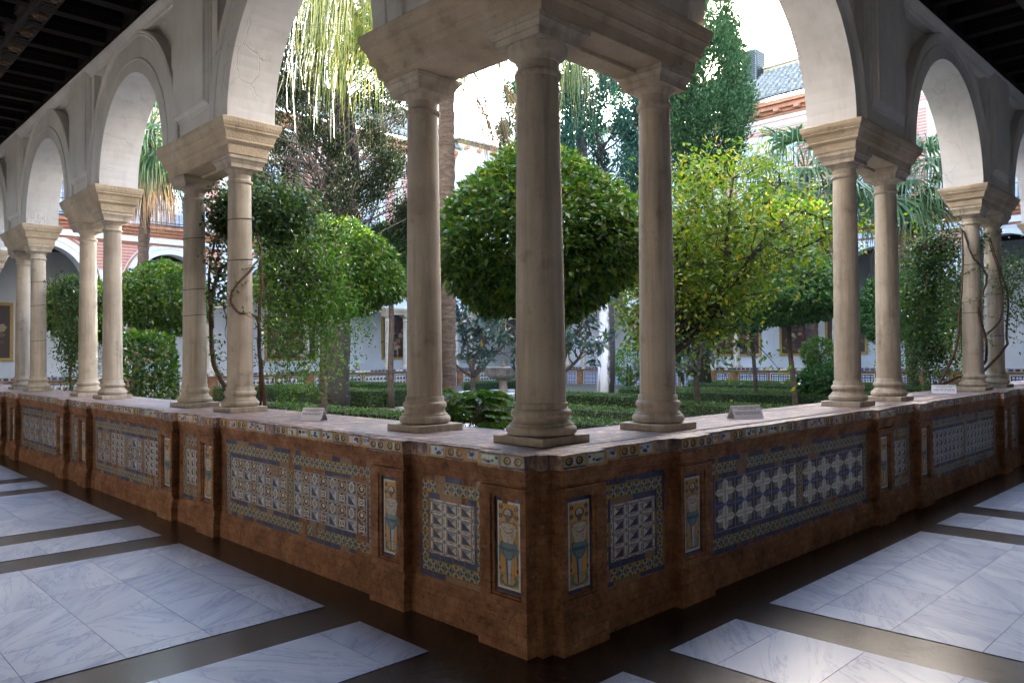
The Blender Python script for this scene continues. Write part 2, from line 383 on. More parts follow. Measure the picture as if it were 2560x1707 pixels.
# coping: worn brick top with a chipped front edge, and the garden side face
mb = MB(); ztop = H
front = []
for p, n in zip(fp, fn_):
    e = random.uniform(-.012, .003); q = p+n*e; front.append((*unskew(q.x, q.y), ztop-random.uniform(0, .006)))
low = [(*unskew((p-n*.001).x, (p-n*.001).y), .9662) for p, n in zip(fp, fn_)]
inner = [(*unskew((p-n*.10).x, (p-n*.10).y), ztop+random.uniform(-.003, .003)) for p, n in zip(fp, fn_)]
mb.add(low+front, [(i, i+1, nn+i+1, nn+i) for i in range(nn-1)])
mb.add(front+inner, [(i, i+1, nn+i+1, nn+i) for i in range(nn-1)])
bL, bR = BACK['L'], BACK['R']
poly = inner + [(UEND, bR, ztop), (bL+.03, bR, ztop), (bL+SK*UEND, UEND, ztop)]
mb.add(poly, [tuple(range(len(poly)))])
bk = [(UEND, bR), (bL+.03, bR), (bL+SK*UEND, UEND)]
mb.add([(x, y, ztop) for x, y in bk]+[(x, y, 0) for x, y in bk], [(0, 1, 4, 3), (1, 2, 5, 4)])
mb.build('brick_coping', M_COPING, parapet, recalc=False)

# ---- painted tiles
NAVY = (.007, .011, .075); BLUE = (.018, .04, .20); WHITE = (.54, .54, .51); CREAM = (.36, .30, .18); OCHRE = (.50, .26, .035); OLIVE = (.16, .15, .03); GREEN = (.04, .14, .07); TEAL = (.05, .17, .17); BARE = (.22, .115, .045); GREY = (.22, .24, .30); BLACK = (.012, .012, .02)
class Paint:
    """flat coloured glaze polygons on a panel face; a runs along the arm, b is height; each layer 0.5 mm proud of the one below"""
    def __init__(s, arm, w, a0): s.arm = ARM[arm]; s.w = w; s.m = MB(); s.a0 = a0; s.rng = random.Random(int(a0*977)+int(w*1000))
    def poly(s, pts, col, layer):
        j = .82+.3*s.rng.random()
        s.m.add([s.arm(s.a0+a, s.w-.0006*layer, b) for a, b in pts], [tuple(range(len(pts)))], tuple(min(1, c*j) for c in col))
    def rect(s, a, b, c, d, col, layer): s.poly([(a, b), (c, b), (c, d), (a, d)], col, layer)
    def disc(s, a, b, ra, rb, col, layer, n=10): s.poly([(a+ra*math.cos(2*math.pi*k/n), b+rb*math.sin(2*math.pi*k/n)) for k in range(n)], col, layer)
    def pyramid(s, a, b, w, h, layer, flip=1):
        c = (a+w/2, b+h/2); P = [(a, b), (a+w, b), (a+w, b+h), (a, b+h)]
        cols = [GREY, NAVY, WHITE, WHITE] if flip > 0 else [NAVY, WHITE, WHITE, GREY]
        s.poly([P[0], P[1], c], NAVY, layer); s.poly([P[1], P[2], c], NAVY if flip > 0 else GREY, layer)
        s.poly([P[2], P[3], c], GREY if flip > 0 else WHITE, layer); s.poly([P[3], P[0], c], WHITE if flip > 0 else NAVY, layer)
    def rosette(s, a, b, w, h, layer):
        s.rect(a, b, a+w, b+h, GREEN if s.rng.random() < .6 else OLIVE, layer)
        for i in range(4):
            s.disc(a+w*(.18+.64*(i % 2)), b+h*(.18+.64*(i//2)), w*.16, h*.16, OCHRE, layer+1, 6)
        s.disc(a+w/2, b+h/2, w*.40, h*.40, NAVY, layer+2, 10)
        for q in range(4): s.disc(a+w*(.5+.24*math.cos(q*1.571+.78)), b+h*(.5+.24*math.sin(q*1.571+.78)), w*.13, h*.13, (.26, .32, .30), layer+3, 6)
        s.disc(a+w/2, b+h/2, w*.15, h*.15, OCHRE, layer+4, 6); s.disc(a+w/2, b+h/2, w*.07, h*.07, NAVY, layer+5, 5)
    def border(s, w, z0, z1, miss=.3, side=True):
        """navy edging with lost tiles, and a rosette strip, round the panel"""
        s.rect(0, z0, w, z1, BARE, 0)
        e = .035; t = .075
        def strip(a0, a1, b0, b1, horiz):
            L = (a1-a0) if horiz else (b1-b0); k = max(1, int(L/.11))
            for i in range(k):
                if s.rng.random() < miss: continue
                f0, f1 = i/k, (i+1)/k-.03/k
                q = s.rng.uniform(0, .012)
                if horiz: s.rect(a0+L*f0, b0+q*(s.rng.random() < .3), a0+L*f1, b1, NAVY, 1)
                else: s.rect(a0, b0+L*f0, a1, b0+L*f1, NAVY, 1)
        strip(0, w, z1-e, z1, 1); strip(0, w, z0, z0+e, 1); strip(0, e*.6, z0, z1, 0); strip(w-e*.6, w, z0, z1, 0)
        k = max(2, round((w-e*1.2)/t)); tw = (w-e*1.2)/k
        for i in range(k):
            for bb in (z1-e-t, z0+e):
                if s.rng.random() > miss*.25: s.rosette(e*.6+i*tw, bb, tw*.97, t, 2)
        if side:
            kb = max(2, round((z1-z0-2*e-2*t)/t)); th = (z1-z0-2*e-2*t)/kb
            for i in range(kb):
                for aa in (e*.6, w-e*.6-t*.8): s.rosette(aa, z0+e+t+i*th, t*.8, th*.97, 2)
        m = e+t
        ia, ib, ic, id_ = e*.6+t*.8, z0+m, w-e*.6-t*.8, z1-m
        strip(ia, ic, id_-e, id_, 1); strip(ia, ic, ib, ib+e, 1); strip(ia, ia+e*.6, ib, id_, 0); strip(ic-e*.6, ic, ib, id_, 0)
        return ia+e*.7, ib+e*1.1, ic-e*.7, id_-e*1.1
    def lattice(s, a0, b0, a1, b1, nx, ny):
        """white and blue diamond points in a strapwork lattice"""
        s.rect(a0, b0, a1, b1, WHITE, 2); W = (a1-a0)/nx; Hh = (b1-b0)/ny
        for i in range(nx):
            for j in range(ny):
                x, y = a0+i*W, b0+j*Hh; g = .17
                s.rect(x+W*g*.75, y+Hh*g*.75, x+W*(1-g*.75), y+Hh*(1-g*.75), NAVY, 3)
                s.rect(x+W*g*.95, y+Hh*g*.95, x+W*(1-g*.95), y+Hh*(1-g*.95), OCHRE, 4)
                s.pyramid(x+W*g*1.25, y+Hh*g*1.25, W*(1-2.5*g), Hh*(1-2.5*g), 5)
                s.rect(x+W*.3, y+Hh*.02, x+W*.7, y+Hh*.07, NAVY, 4); s.rect(x+W*.02, y+Hh*.3, x+W*.07, y+Hh*.7, NAVY, 4)
        for i in range(nx+1):
            for j in range(ny+1):
                x, y = a0+i*W, b0+j*Hh; r = .19
                x_ = min(max(x, a0+W*.1), a1-W*.1); y_ = min(max(y, b0+Hh*.1), b1-Hh*.1)
                for k, (q, c) in enumerate(((1, NAVY), (.8, WHITE), (.55, OLIVE), (.25, NAVY))):
                    s.poly([(x_-W*r*q, y_), (x_, y_-Hh*r*q), (x_+W*r*q, y_), (x_, y_+Hh*r*q)], c, 6+k)
    def jewels(s, a0, b0, a1, b1, nx, ny):
        """jewelled frames: oval cabochons, ochre scrolls and diamond points by turns"""
        s.rect(a0, b0, a1, b1, NAVY, 2); W = (a1-a0)/nx; Hh = (b1-b0)/ny
        for i in range(nx):
            for j in range(ny):
                x, y = a0+i*W, b0+j*Hh
                if s.rng.random() < .035: s.rect(x, y, x+W, y+Hh, BARE, 9); continue
                s.rect(x+W*.02, y+Hh*.03, x+W*.98, y+Hh*.97, WHITE, 3)
                s.rect(x+W*.06, y+Hh*.07, x+W*.94, y+Hh*.93, BLACK if (i+j) % 2 else NAVY, 4)
                k = (i % 2, j % 2)
                if k == (1, 0): s.rect(x+W*.1, y+Hh*.1, x+W*.9, y+Hh*.9, WHITE, 5); s.pyramid(x+W*.15, y+Hh*.14, W*.7, Hh*.72, 6)
                elif k == (0, 1):
                    s.disc(x+W/2, y+Hh/2, W*.40, Hh*.38, OCHRE, 5, 14); s.disc(x+W/2, y+Hh/2, W*.28, Hh*.28, NAVY, 6, 12); s.disc(x+W*.47, y+Hh*.54, W*.15, Hh*.17, WHITE, 7, 8)
                    for q in range(4): s.disc(x+W*(.5+.4*math.cos(q*1.571)), y+Hh*(.5+.42*math.sin(q*1.571)), W*.08, Hh*.07, CREAM, 7, 5)
                elif k == (1, 1):
                    s.disc(x+W/2, y+Hh/2, W*.27, Hh*.42, WHITE, 5, 12); s.disc(x+W/2, y+Hh/2, W*.17, Hh*.31, GREY, 6, 10)
                    for q in (0, 1): s.rect(x+W*(.1+.68*q), y+Hh*.2, x+W*(.2+.68*q), y+Hh*.8, OCHRE, 6)
                else:
                    for q in range(4): s.disc(x+W*(.25+.5*(q % 2)), y+Hh*(.25+.5*(q//2)), W*.16, Hh*.15, OCHRE, 5, 6)
                    s.disc(x+W/2, y+Hh/2, W*.33, Hh*.26, WHITE, 6, 12); s.disc(x+W/2, y+Hh/2, W*.23, Hh*.16, NAVY, 7, 10); s.disc(x+W/2, y+Hh/2, W*.13, Hh*.09, WHITE, 8, 8)
    def stars(s, a0, b0, a1, b1, nx, ny):
        """white and blue bevelled blocks that make four-pointed stars"""
        s.rect(a0, b0, a1, b1, OCHRE, 2); W = (a1-a0)/nx; Hh = (b1-b0)/ny
        for i in range(nx):
            for j in range(ny):
                x, y = a0+i*W+W*.03, b0+j*Hh+Hh*.03; w, h = W*.94, Hh*.94; q = .27
                O = [(x, y), (x+w, y), (x+w, y+h), (x, y+h)]; I = [(x+w*q, y+h*q), (x+w*(1-q), y+h*q), (x+w*(1-q), y+h*(1-q)), (x+w*q, y+h*(1-q))]
                lw = (i % 2 == 0); bw = (j % 2 == 1)
                cl = {0: WHITE if bw else BLUE, 1: WHITE if lw else NAVY, 2: WHITE if not bw else BLUE, 3: WHITE if not lw else NAVY}
                for k in range(4):
                    s.poly([O[k], O[(k+1) % 4], I[(k+1) % 4], I[k]], cl[k], 3)
                s.rect(x+w*q, y+h*q, x+w*(1-q), y+h*(1-q), OLIVE, 4); s.disc(x+w/2, y+h/2, w*.17, h*.17, CREAM, 5, 8); s.disc(x+w/2, y+h/2, w*.07, h*.07, NAVY, 6, 6)
    def figure(s, w, z0, z1, flip=1):
        """a bearded herm with crossed arms and a knotted cloth on yellow ground"""
        s.rect(0, z0-.02, w, z1+.03, NAVY, 0); s.rect(.012, z0, w-.012, z1, WHITE, 1); s.rect(.024, z0+.012, w-.024, z1-.012, OCHRE, 2)
        h = z1-z0; X = lambda x: w*(.5+flip*x); Y = lambda y: z0+h*y
        P = lambda pts, c, l: s.poly([(X(x), Y(y)) for x, y in pts], c, l)
        for x, y in ((-.3, .93), (.3, .93), (-.31, .83), (.31, .83)):
            s.disc(X(x), Y(y), w*.085, h*.026, BLACK, 3, 8); s.disc(X(x), Y(y), w*.03, h*.01, OCHRE, 4, 6)
        P([(-.15, .44), (.15, .44), (.07, .06), (-.07, .06)], (.03, .05, .14), 3); P([(-.14, .44), (.05, .44), (.02, .06), (-.06, .06)], (.34, .37, .42), 4)
        P([(-.16, .06), (.16, .06), (.2, .03), (-.2, .03)], OLIVE, 4)
        for sg in (-1, 1):
            P([(sg*.13, .05), (sg*.3, .05), (sg*.36, .10), (sg*.3, .17), (sg*.2, .15), (sg*.26, .11)], TEAL, 4); P([(sg*.34, .50), (sg*.39, .48), (sg*.36, .30), (sg*.33, .28)], TEAL, 4)
            P([(sg*.36, .26), (sg*.38, .22), (sg*.32, .20), (sg*.3, .24)], BLACK, 4)
        P([(-.33, .535), (.33, .535), (.31, .46), (.24, .39), (.12, .345), (0, .33), (-.12, .345), (-.24, .39), (-.31, .46)], (.035, .085, .11), 5)
        for q, (y0_, cc_) in enumerate(((.50, (.09, .17, .19)), (.455, (.03, .07, .10)), (.415, (.09, .16, .18)))): P([(-.29+.05*q, y0_+.02), (.29-.05*q, y0_+.02), (.2-.04*q, y0_-.045), (0, y0_-.07), (-.2+.04*q, y0_-.045)], cc_, 6+q)
        P([(-.31, .53), (-.27, .53), (-.33, .30), (-.36, .31)], (.08, .15, .17), 8); P([(.31, .53), (.27, .53), (.33, .30), (.36, .31)], (.04, .08, .10), 8)
        FL = (.46, .40, .31); LN = (.17, .12, .09)
        P([(-.20, .52), (.20, .52), (.30, .62), (.34, .72), (.20, .77), (-.20, .77), (-.34, .72), (-.30, .62)], LN, 7); P([(-.18, .53), (.18, .53), (.28, .62), (.31, .72), (.18, .76), (-.18, .76), (-.31, .72), (-.28, .62)], FL, 8)
        P([(-.36, .71), (-.28, .73), (-.2, .62), (.14, .60), (.16, .64), (-.12, .66)], LN, 9); P([(.36, .71), (.28, .73), (.18, .63), (-.16, .57), (-.18, .61), (.1, .66)], LN, 10)
        P([(-.38, .70), (-.27, .72), (-.19, .615), (.13, .61), (.15, .63), (-.14, .65)], FL, 11); P([(.38, .70), (.27, .72), (.17, .62), (-.15, .58), (-.17, .60), (.1, .645)], FL, 12)
        P([(-.01, .52), (.01, .52), (.01, .58), (-.01, .58)], LN, 12); P([(-.17, .71), (-.02, .69), (-.02, .685), (-.17, .70)], LN, 9); P([(.17, .71), (.02, .69), (.02, .685), (.17, .70)], LN, 9)
        s.disc(X(0), Y(.865), w*.2, h*.062, (.06, .04, .03), 9, 12); s.disc(X(.01), Y(.865), w*.13, h*.05, FL, 10, 12)
        P([(-.12, .85), (.13, .85), (.09, .79), (0, .765), (-.08, .79)], (.10, .06, .04), 11); P([(-.05, .838), (.06, .838), (.06, .832), (-.05, .832)], (.3, .1, .06), 12)
        for q in (-.055, .07): s.disc(X(q), Y(.875), w*.02, h*.006, BLACK, 12, 6)
        P([(0, .872), (.025, .872), (.03, .85), (-.005, .85)], LN, 12)
    def build(s, name, label=None):
        o = s.m.build(name, M_TILE, parapet, recalc=False)
        if label: o['label'] = label
        return o
ZP0, ZP1 = .235, .865
for arm in 'LR':
    ps = PIL[arm]
    for i, n in enumerate(ps):
        if n > 15: break
        # framed figure panel on each pilaster
        frame = MB(); t_ = ARM[arm]
        for (a0, a1, b0, b1, d) in ((0.008, .045, .24, .87, .024), (.285, .372, .24, .87, .024), (.045, .285, .24, .285, .024), (.045, .285, .825, .87, .024), (.045, .058, .285, .825, .013), (.262, .285, .285, .825, .013), (.058, .262, .285, .298, .013), (.058, .262, .812, .825, .013)):
            frame.box((n+a0, .03-d, b0), (n+a1, .031, b1), t_)
        frame.build('panel_frame', M_TERRA, parapet)
        p = Paint(arm, .0285, n+.06); p.figure(.20, .325, .79, 1 if arm == 'L' else -1); p.build('figure_panel')
        # recessed panels between the pilasters
        if i+1 < len(ps):
            a0, a1 = n+PW+.05, ps[i+1]-.075
            if i % 2 == 0: a0, a1 = n+PW+.025, ps[i+1]-.06
            p = Paint(arm, .0885, a0); wd = a1-a0
            if i % 2 == 0:
                ia, ib, ic, id_ = p.border(wd, ZP0, ZP1-.01, .35); p.lattice(ia, ib, ic, id_, 3, 4); p.build('tile_panel', 'small tile panel of blue and white diamond points in a lattice')
            else:
                ms = .15 if arm == 'R' else .35
                ia, ib, ic, id_ = p.border(wd, ZP0-.02, ZP1, ms)
                mid = (ia+ic)/2; g = .055
                for (s0, s1) in ((ia, mid-g), (mid+g, ic)):
                    if arm == 'L':
                        if i == 1: p.jewels(s0, ib, s1, id_, 8, 4)
                        elif i == 3:
                            m2 = (s0+s1)/2; p.lattice(s0, ib, m2-.04, id_, 3, 5); p.jewels(m2+.04, ib, s1, id_, 3, 3)
                        else: p.jewels(s0, ib, s1, id_, 6, 4)
                    elif i == 1: p.stars(s0, ib, s1, id_, 9, 4)
                    else: p.lattice(s0, ib, s1, id_, 8, 4)
                k = 6; hh = (id_-ib)/k
                for q in range(k): p.rosette(mid-.032, ib+q*hh, .064, hh*.97, 3)
                lab = 'long tile panel of jewelled ovals and diamond points' if arm == 'L' else ('long tile panel of blue and white star blocks' if i == 1 else 'long tile panel of pale lattice work')
                p.build('tile_panel', lab)
# glazed edging tiles along the lip of the coping
for arm in 'LR':
    t_ = ARM[arm]; rg = random.Random(5)
    def edge(u0, u1, w):
        m = MB()
        L = u1-u0; k = max(1, round(L/.17)); st = L/k
        for i in range(k):
            if rg.random() < .10: continue
            a = u0+i*st; z0, z1 = .972+rg.uniform(-.003, .004), 1.040+rg.uniform(-.006, .003); b = w-.0035
            kind = rg.random()
            def q(x0, x1, y0, y1, c, l): m.add([t_(a+st*x0, b-.0006*l, z0+(z1-z0)*y0), t_(a+st*x1, b-.0006*l, z0+(z1-z0)*y0), t_(a+st*x1, b-.0006*l, z0+(z1-z0)*y1), t_(a+st*x0, b-.0006*l, z0+(z1-z0)*y1)], [(0, 1, 2, 3)], tuple(v*rg.uniform(.8, 1.1) for v in c))
            def d(x, y, rx, ry, c, l): m.add([t_(a+st*(x+rx*math.cos(k_*.785)), b-.0006*l, z0+(z1-z0)*(y+ry*math.sin(k_*.785))) for k_ in range(8)], [tuple(range(8))], c)
            if kind < .62:
                q(.02, .98, 0, 1, CREAM, 0); q(.02, .98, 0, .12, OCHRE, 1); q(.1, .8, .2, .92, WHITE, 1)
                for _ in range(4): d(rg.uniform(.15, .75), rg.uniform(.3, .8), rg.uniform(.05, .14), rg.uniform(.1, .22), rg.choice((BLUE, NAVY, GREY)), 2)
                d(.9, .5, .07, .4, OCHRE, 2); d(.9, .55, .03, .2, (.3, .12, .02), 3)
            else:
                q(.02, .98, 0, 1, OCHRE if kind < .85 else CREAM, 0); q(.02, .98, 0, .13, NAVY, 1)
                for x in (.25, .7): d(x, .55, .17, .36, BLACK, 1); d(x-.02, .6, .09, .2, OCHRE, 2); d(x, .6, .04, .1, BLACK, 3)
                q(.43, .52, .3, .9, WHITE, 1)
        m.build('tile_edging', M_TILE, parapet, recalc=False)
    u = 0
    for i, n in enumerate(PIL[arm]):
        if n > 16: break
        edge(n+.004, n+PW-.004, 0)
        nx = PIL[arm][i+1]; edge(n+PW+.01, nx-.01, .06)

# ------------------------------------------------------------------ columns
def column_proto(r0, r1, pl, label, loc, ast=2.26, h=2.47):
    t = empty('stone_column', label, 'column', loc, 'columns of the near arcade'); t['_local'] = 1
    m = MB(); m.box((-pl, -pl, 0), (pl, pl, .05)); o = m.build('plinth', M_STONE, t, recalc=True)
    bv = o.modifiers.new('bevel', 'BEVEL'); bv.width = .006; bv.segments = 2
    s = r0/.128
    pr = [(.155, .05), (.178, .058), (.187, .075), (.185, .092), (.172, .107), (.166, .11), (.166, .118), (.158, .121), (.147, .138), (.145, .152), (.148, .158), (.155, .161), (.160, .172), (.159, .188), (.152, .199), (.142, .203), (.139, .207), (.140, .236), (.136, .241)]
    m = MB(); m.lathe([(r*s if s < 1.1 else r*1.14, z) for r, z in pr], 40); m.build('base_moulding', M_STONE, t, angle=40)
    m = MB(); q = [(r0, .241)]
    for k in range(1, 9):
        f = k/8; q.append((r0+(r1-r0)*(f**1.35), .241+(ast-.04-.241)*f))
    q += [(r1+.002, ast-.04), (r1+.014, ast-.030), (r1+.017, ast-.018), (r1+.014, ast-.006), (r1+.003, ast), (r1-.001, ast+.004)]
    m.lathe(q, 40); m.build('shaft', M_STONE, t, angle=45)
    m = MB(); a = ast
    k = r1/.112
    m.lathe([(r1-.001, a+.004), (r1-.002, a+.055), (.119*k, a+.058), (.122*k, a+.068), (.124*k, a+.071), (.127*k, a+.08), (.146*k, a+.095), (.158*k, a+.11), (.160*k, h-.108)], 40)
    zz = h-.112; prev = [(.157*k, zz), (.166*k, zz+.001), (.168*k, zz+.042), (.176*k, zz+.044), (.180*k, zz+.058), (.192*k, zz+.076), (.200*k, zz+.078), (.203*k, h-.006), (.198*k, h)]
    vs = []
    for hw, z in prev: vs += [(-hw, -hw, z), (hw, -hw, z), (hw, hw, z), (-hw, hw, z)]
    fs = [(j*4+i, j*4+(i+1) % 4, (j+1)*4+(i+1) % 4, (j+1)*4+i) for j in range(len(prev)-1) for i in range(4)]+[(3, 2, 1, 0), tuple(len(prev)*4-4+i for i in range(4))]
    m.add(vs, fs); m.build('capital', M_STONE, t, angle=40)
    return t
column_proto(.150, .126, .205, 'thickest column, standing on the outer corner of the parapet', (.525, .492, H), 2.21)
cp = column_proto(.124, .108, .19, 'column left of the thick corner column, under the same L-shaped impost, with a dark stain near its top', (.53+SK*1.66, 1.66, H))
cR = copy_thing(cp, (1.67, .45, H), 'column right of the thick corner column, under the same L-shaped impost')
cl = {1: 'near column of the first left-hand pair, ringed with wires and wound by a bare vine stem', 2: 'far column of the first left-hand pair, wire ringed, beside a dark leafy vine',
      3: 'near column of the second left-hand pair, with a reddish ring near its foot', 4: 'far column of the second left-hand pair', 5: 'near column of the third left-hand pair, at the left edge behind the tiled parapet, wire ringed', 6: 'far column of the third left-hand pair, leftmost whole column in view'}
crl = {1: 'near column of the first right-hand pair, pinkish stone', 2: 'far column of the first right-hand pair, pinkish stone', 3: 'near column of the second right-hand pair, with vine stems climbing it', 4: 'far column of the second right-hand pair, with vine stems climbing it, near the right edge'}
column_at = {}
for arm, labs in (('L', cl), ('R', crl)):
    for i, u in enumerate(COLS[arm][1:], 1):
        x, y, _ = ARM[arm](u, WC[arm] if arm == 'L' else .44, 0)
        lab = labs.get(i, 'receding stone column of the %s arcade beyond the last leafy vine' % ('left' if arm == 'L' else 'right'))
        column_at[arm, i] = copy_thing(cp, (x, y, H), lab)
# wires tied round the columns that carry vines
for key, zs in ((('L', 1), (2.93, 2.53)), (('L', 2), (2.87, 2.32, 2.04)), (('L', 5), (2.9, 2.5, 1.9)), (('R', 3), (2.75, 2.1)), (('R', 4), (2.4, 1.8))):
    o = column_at[key]
    for z in zs:
        m = MB(); n = 28; r = .125-.009*(z-1.3)/2
        m.tube([(r*math.cos(k*2*math.pi/n), r*math.sin(k*2*math.pi/n), z-H+.012*math.cos(k*2*math.pi/n)) for k in range(n+1)], .004, 5)
        m.build('wire_tie', M_IRON, o, recalc=False)

# ------------------------------------------------------------------ imposts
IPROF = [(0, .186), (.01, .203), (.27, .212), (.30, .224), (.345, .238), (.35, .246), (.405, .248), (.41, .240), (.44, .246), (.60, .262), (.66, .276), (.665, .284), (.71, .287), (.715, .278), (.76, .290), (.85, .301), (.965, .306), (1, .297)]
def impost(poly_fn, z0, z1, label, under=None):
    m = MB(); rows = [poly_fn(h) for _, h in IPROF]; n = len(rows[0]); vs = []
    for (f, h), r in zip(IPROF, rows): vs += [(x, y, z0+(z1-z0)*f) for x, y in r]
    k = len(IPROF)
    m.add(vs, [(j*n+i, j*n+(i+1) % n, (j+1)*n+(i+1) % n, (j+1)*n+i) for j in range(k-1) for i in range(n)]+[tuple(range(n))[::-1], tuple((k-1)*n+i for i in range(n))])
    if under: m.box(*under)
    o = m.build('stone_impost', M_IMP); bv = o.modifiers.new('bevel', 'BEVEL'); bv.width = .004; bv.segments = 2; bv.limit_method = 'ANGLE'; bv.angle_limit = R(50)
    return tag(o, label, 'impost', 'moulded imposts over the columns')
ZAB = H+2.47
cx, cy = .525, .475
impost(lambda h: [(cx-h, cy-h), (1.67+h*.95, .45-h), (1.67+h*.95, .45+h), (cx+h, cy+h), (cx+h, 1.66+h*.95), (cx-h, 1.66+h*.95)], ZAB, 3.83, 'L-shaped moulded impost carried by the three corner columns', ((.74, .46, ZAB-.028), (1.5, .63, ZAB+.01)))
names = {('L', 0): 'moulded impost over the first left-hand pair of columns, chipped at its corner', ('L', 1): 'moulded impost over the second left-hand pair of columns', ('L', 2): 'moulded impost over the third left-hand pair of columns',
         ('R', 0): 'moulded impost over the first right-hand pair of columns', ('R', 1): 'moulded impost over the second right-hand pair of columns, by the right edge'}
for arm in 'LR':
    cs = COLS[arm][1:]
    for i in range(len(cs)//2):
        u0, u1 = cs[2*i], cs[2*i+1]; wc = WC[arm]
        impost(lambda h: [ARM[arm](a, b, 0)[:2] for a, b in ((u0-h, wc-h), (u1+h, wc-h), (u1+h, wc+h), (u0-h, wc+h))], ZAB, ZI[arm], names.get((arm, i), 'moulded impost far along the %s arcade' % ('left' if arm == 'L' else 'right')), ((wc+SK*u0+.02, u0+.2, ZAB-.028), (wc+SK*u0+.18, u1-.2, ZAB+.01)) if arm == 'L' else ((u0+.2, wc+.02, ZAB-.028), (u1-.2, wc+.18, ZAB+.01)))

# ------------------------------------------------------------------ arcade walls with arches
arcade = empty('cloister_arcade', 'white plastered arcade of round arches over the near columns, with the gallery behind it', 'arcade', (0, 0, 0))
for arm in 'LR':
    t_ = ARM[arm]; wc = WC[arm]; zs = ZI[arm]; ztop = ZC[arm]; cs = COLS[arm]
    wf, wb = wc-.15, wc+.24          # spandrel face, courtyard face
    wa, wp, wfd = wc-.245, wc-.235, wc-.295   # archivolt front, pier slab, raised field
    piers = [(-.3 if arm == 'L' else .24, cs[0]+.26)]+[(cs[2*i+1]-.27, cs[2*i+2]+.27) for i in range((len(cs)-1)//2)]
    if arm == 'L': piers[0] = (.235, cs[0]+.26)
    wall = MB(); sof = MB(); NS = 40
    for i, (p0, p1) in enumerate(piers):
        # pier core
        wall.box((p0, wa+.004, zs-.035), (p1, wb, zs+.0), t_)
        wall.box((p0, wf, zs), (p1, wb, ztop+.4), t_)
        if i+1 < len(piers):
            a0, a1 = p1, piers[i+1][0]; u0 = (a0+a1)/2; r = (a1-a0)/2
            zz = lambda k: zs+r*math.sin(math.pi*k/NS); uu = lambda k: u0-r*math.cos(math.pi*k/NS)
            for k in range(NS):
                for w, fl in ((wf, 0), (wb, 1)):
                    wall.quad(t_(uu(k), w, zz(k)), t_(uu(k+1), w, zz(k+1)), t_(uu(k+1), w, ztop+.4), t_(uu(k), w, ztop+.4))
                sof.quad(t_(uu(k), wa, zz(k)), t_(uu(k+1), wa, zz(k+1)), t_(uu(k+1), wb, zz(k+1)), t_(uu(k), wb, zz(k)))
            sof.build('arch_soffit', M_PLASTER, arcade, recalc=False, angle=30); sof = MB()
            # archivolt: stepped mouldings round the arch
            aw = ztop-.015-(zs+r)
            pf = [(0, wa), (.13, wa), (.135, wa-.004), (.15, wa-.008), (.165, wa-.004), (.17, wa+.006), (aw-.085, wa+.006), (aw-.08, wa-.006), (aw-.055, wa-.016), (aw-.045, wa-.012), (aw-.03, wa-.022), (aw-.008, wa-.018), (aw, wa-.004), (aw, wf)]
            ar = MB(); vs = []
            for rr, w in pf:
                vs += [t_(u0-(r+rr)*math.cos(math.pi*k/NS), w, zs+(r+rr)*math.sin(math.pi*k/NS)) for k in range(NS+1)]
            n = NS+1
            ar.add(vs, [(j*n+k, j*n+k+1, (j+1)*n+k+1, (j+1)*n+k) for j in range(len(pf)-1) for k in range(NS)])
            ar.build('arch_moulding', M_PLASTER_SHADED, arcade, recalc=False, angle=35)
    wall.build('arcade_wall', M_PLASTER_SHADED, arcade, recalc=False)
    # pier slabs with raised fields
    for i, (p0, p1) in enumerate(piers):
        aw = .37
        s0, s1 = (p0+.03 if i == 0 else p0+.24), p1-.24
        m = MB(); m.box((s0, wp, zs+.002), (s1, wf+.01, ztop+.02), t_)
        if i == 0: f0, f1 = s0+.02, s1-.13
        else: f0, f1 = s0+.13, s1-.13
        zb = zs+.17; steps = [(0, wp), (.004, wp-.014), (.03, wp-.016), (.034, wp-.024), (.07, wp-.045), (.078, wfd), (.084, wfd)]
        vs = []
        for d, w in steps: vs += [t_(f0+d, w, zb+d), t_(f1-d, w, zb+d), t_(f1-d, w, ztop+.01), t_(f0+d, w, ztop+.01)]
        k = len(steps)
        m.add(vs, [(j*4+q, j*4+(q+1) % 4, (j+1)*4+(q+1) % 4, (j+1)*4+q) for j in range(k-1) for q in range(4)]+[tuple(k*4-4+q for q in range(4))])
        m.build('pier_panel', M_PLASTER_SHADED, arcade, recalc=False)
    # cornice under the ceiling, breaking forward round the piers
    m = MB(); cp_ = [(-.13, .0), (-.12, .012), (-.105, .014), (-.085, .02), (-.05, .045), (-.03, .06), (-.02, .062), (-.018, .07), (0, .07)]
    line = [(piers[0][0]+.03, wp-.004, 0), (UEND, wp-.004, 0)]
    cp_ = [(-.13, wp-.004-wf)]+cp_
    vs = []
    for dz, e in cp_: vs += [t_(u+e*sg, w-e, ztop+dz) for u, w, sg in line]
    n = len(line)
    m.add(vs, [(j*n+q, j*n+q+1, (j+1)*n+q+1, (j+1)*n+q) for j in range(len(cp_)-1) for q in range(n-1)])
    m.build('ceiling_cornice', M_PLASTER_SHADED, arcade, recalc=False)
# corner pier block joins both walls; inner walls of the two galleries; the storey above
GW = -4.9
m = MB(); m.box((.34, .27, 3.80), (.76, .72, 5.9)); m.build('corner_pier', M_PLASTER_SHADED, arcade)
m = MB()
m.box((GW-.4, GW-.4, 0), (GW, UEND+4, 5.6)); m.box((GW, GW-.4, 0), (UEND+4, GW, 5.6)); m.build('gallery_wall', M_BACKW, arcade)
m = MB(); m.box((GW-.4, 1.2, 5.9), (1.42, UEND-.1, 11.6)); m.box((GW-.4, GW-.4, 5.9), (UEND-.1, .69, 11.6)); m.build('upper_storey', M_PLASTER, arcade)

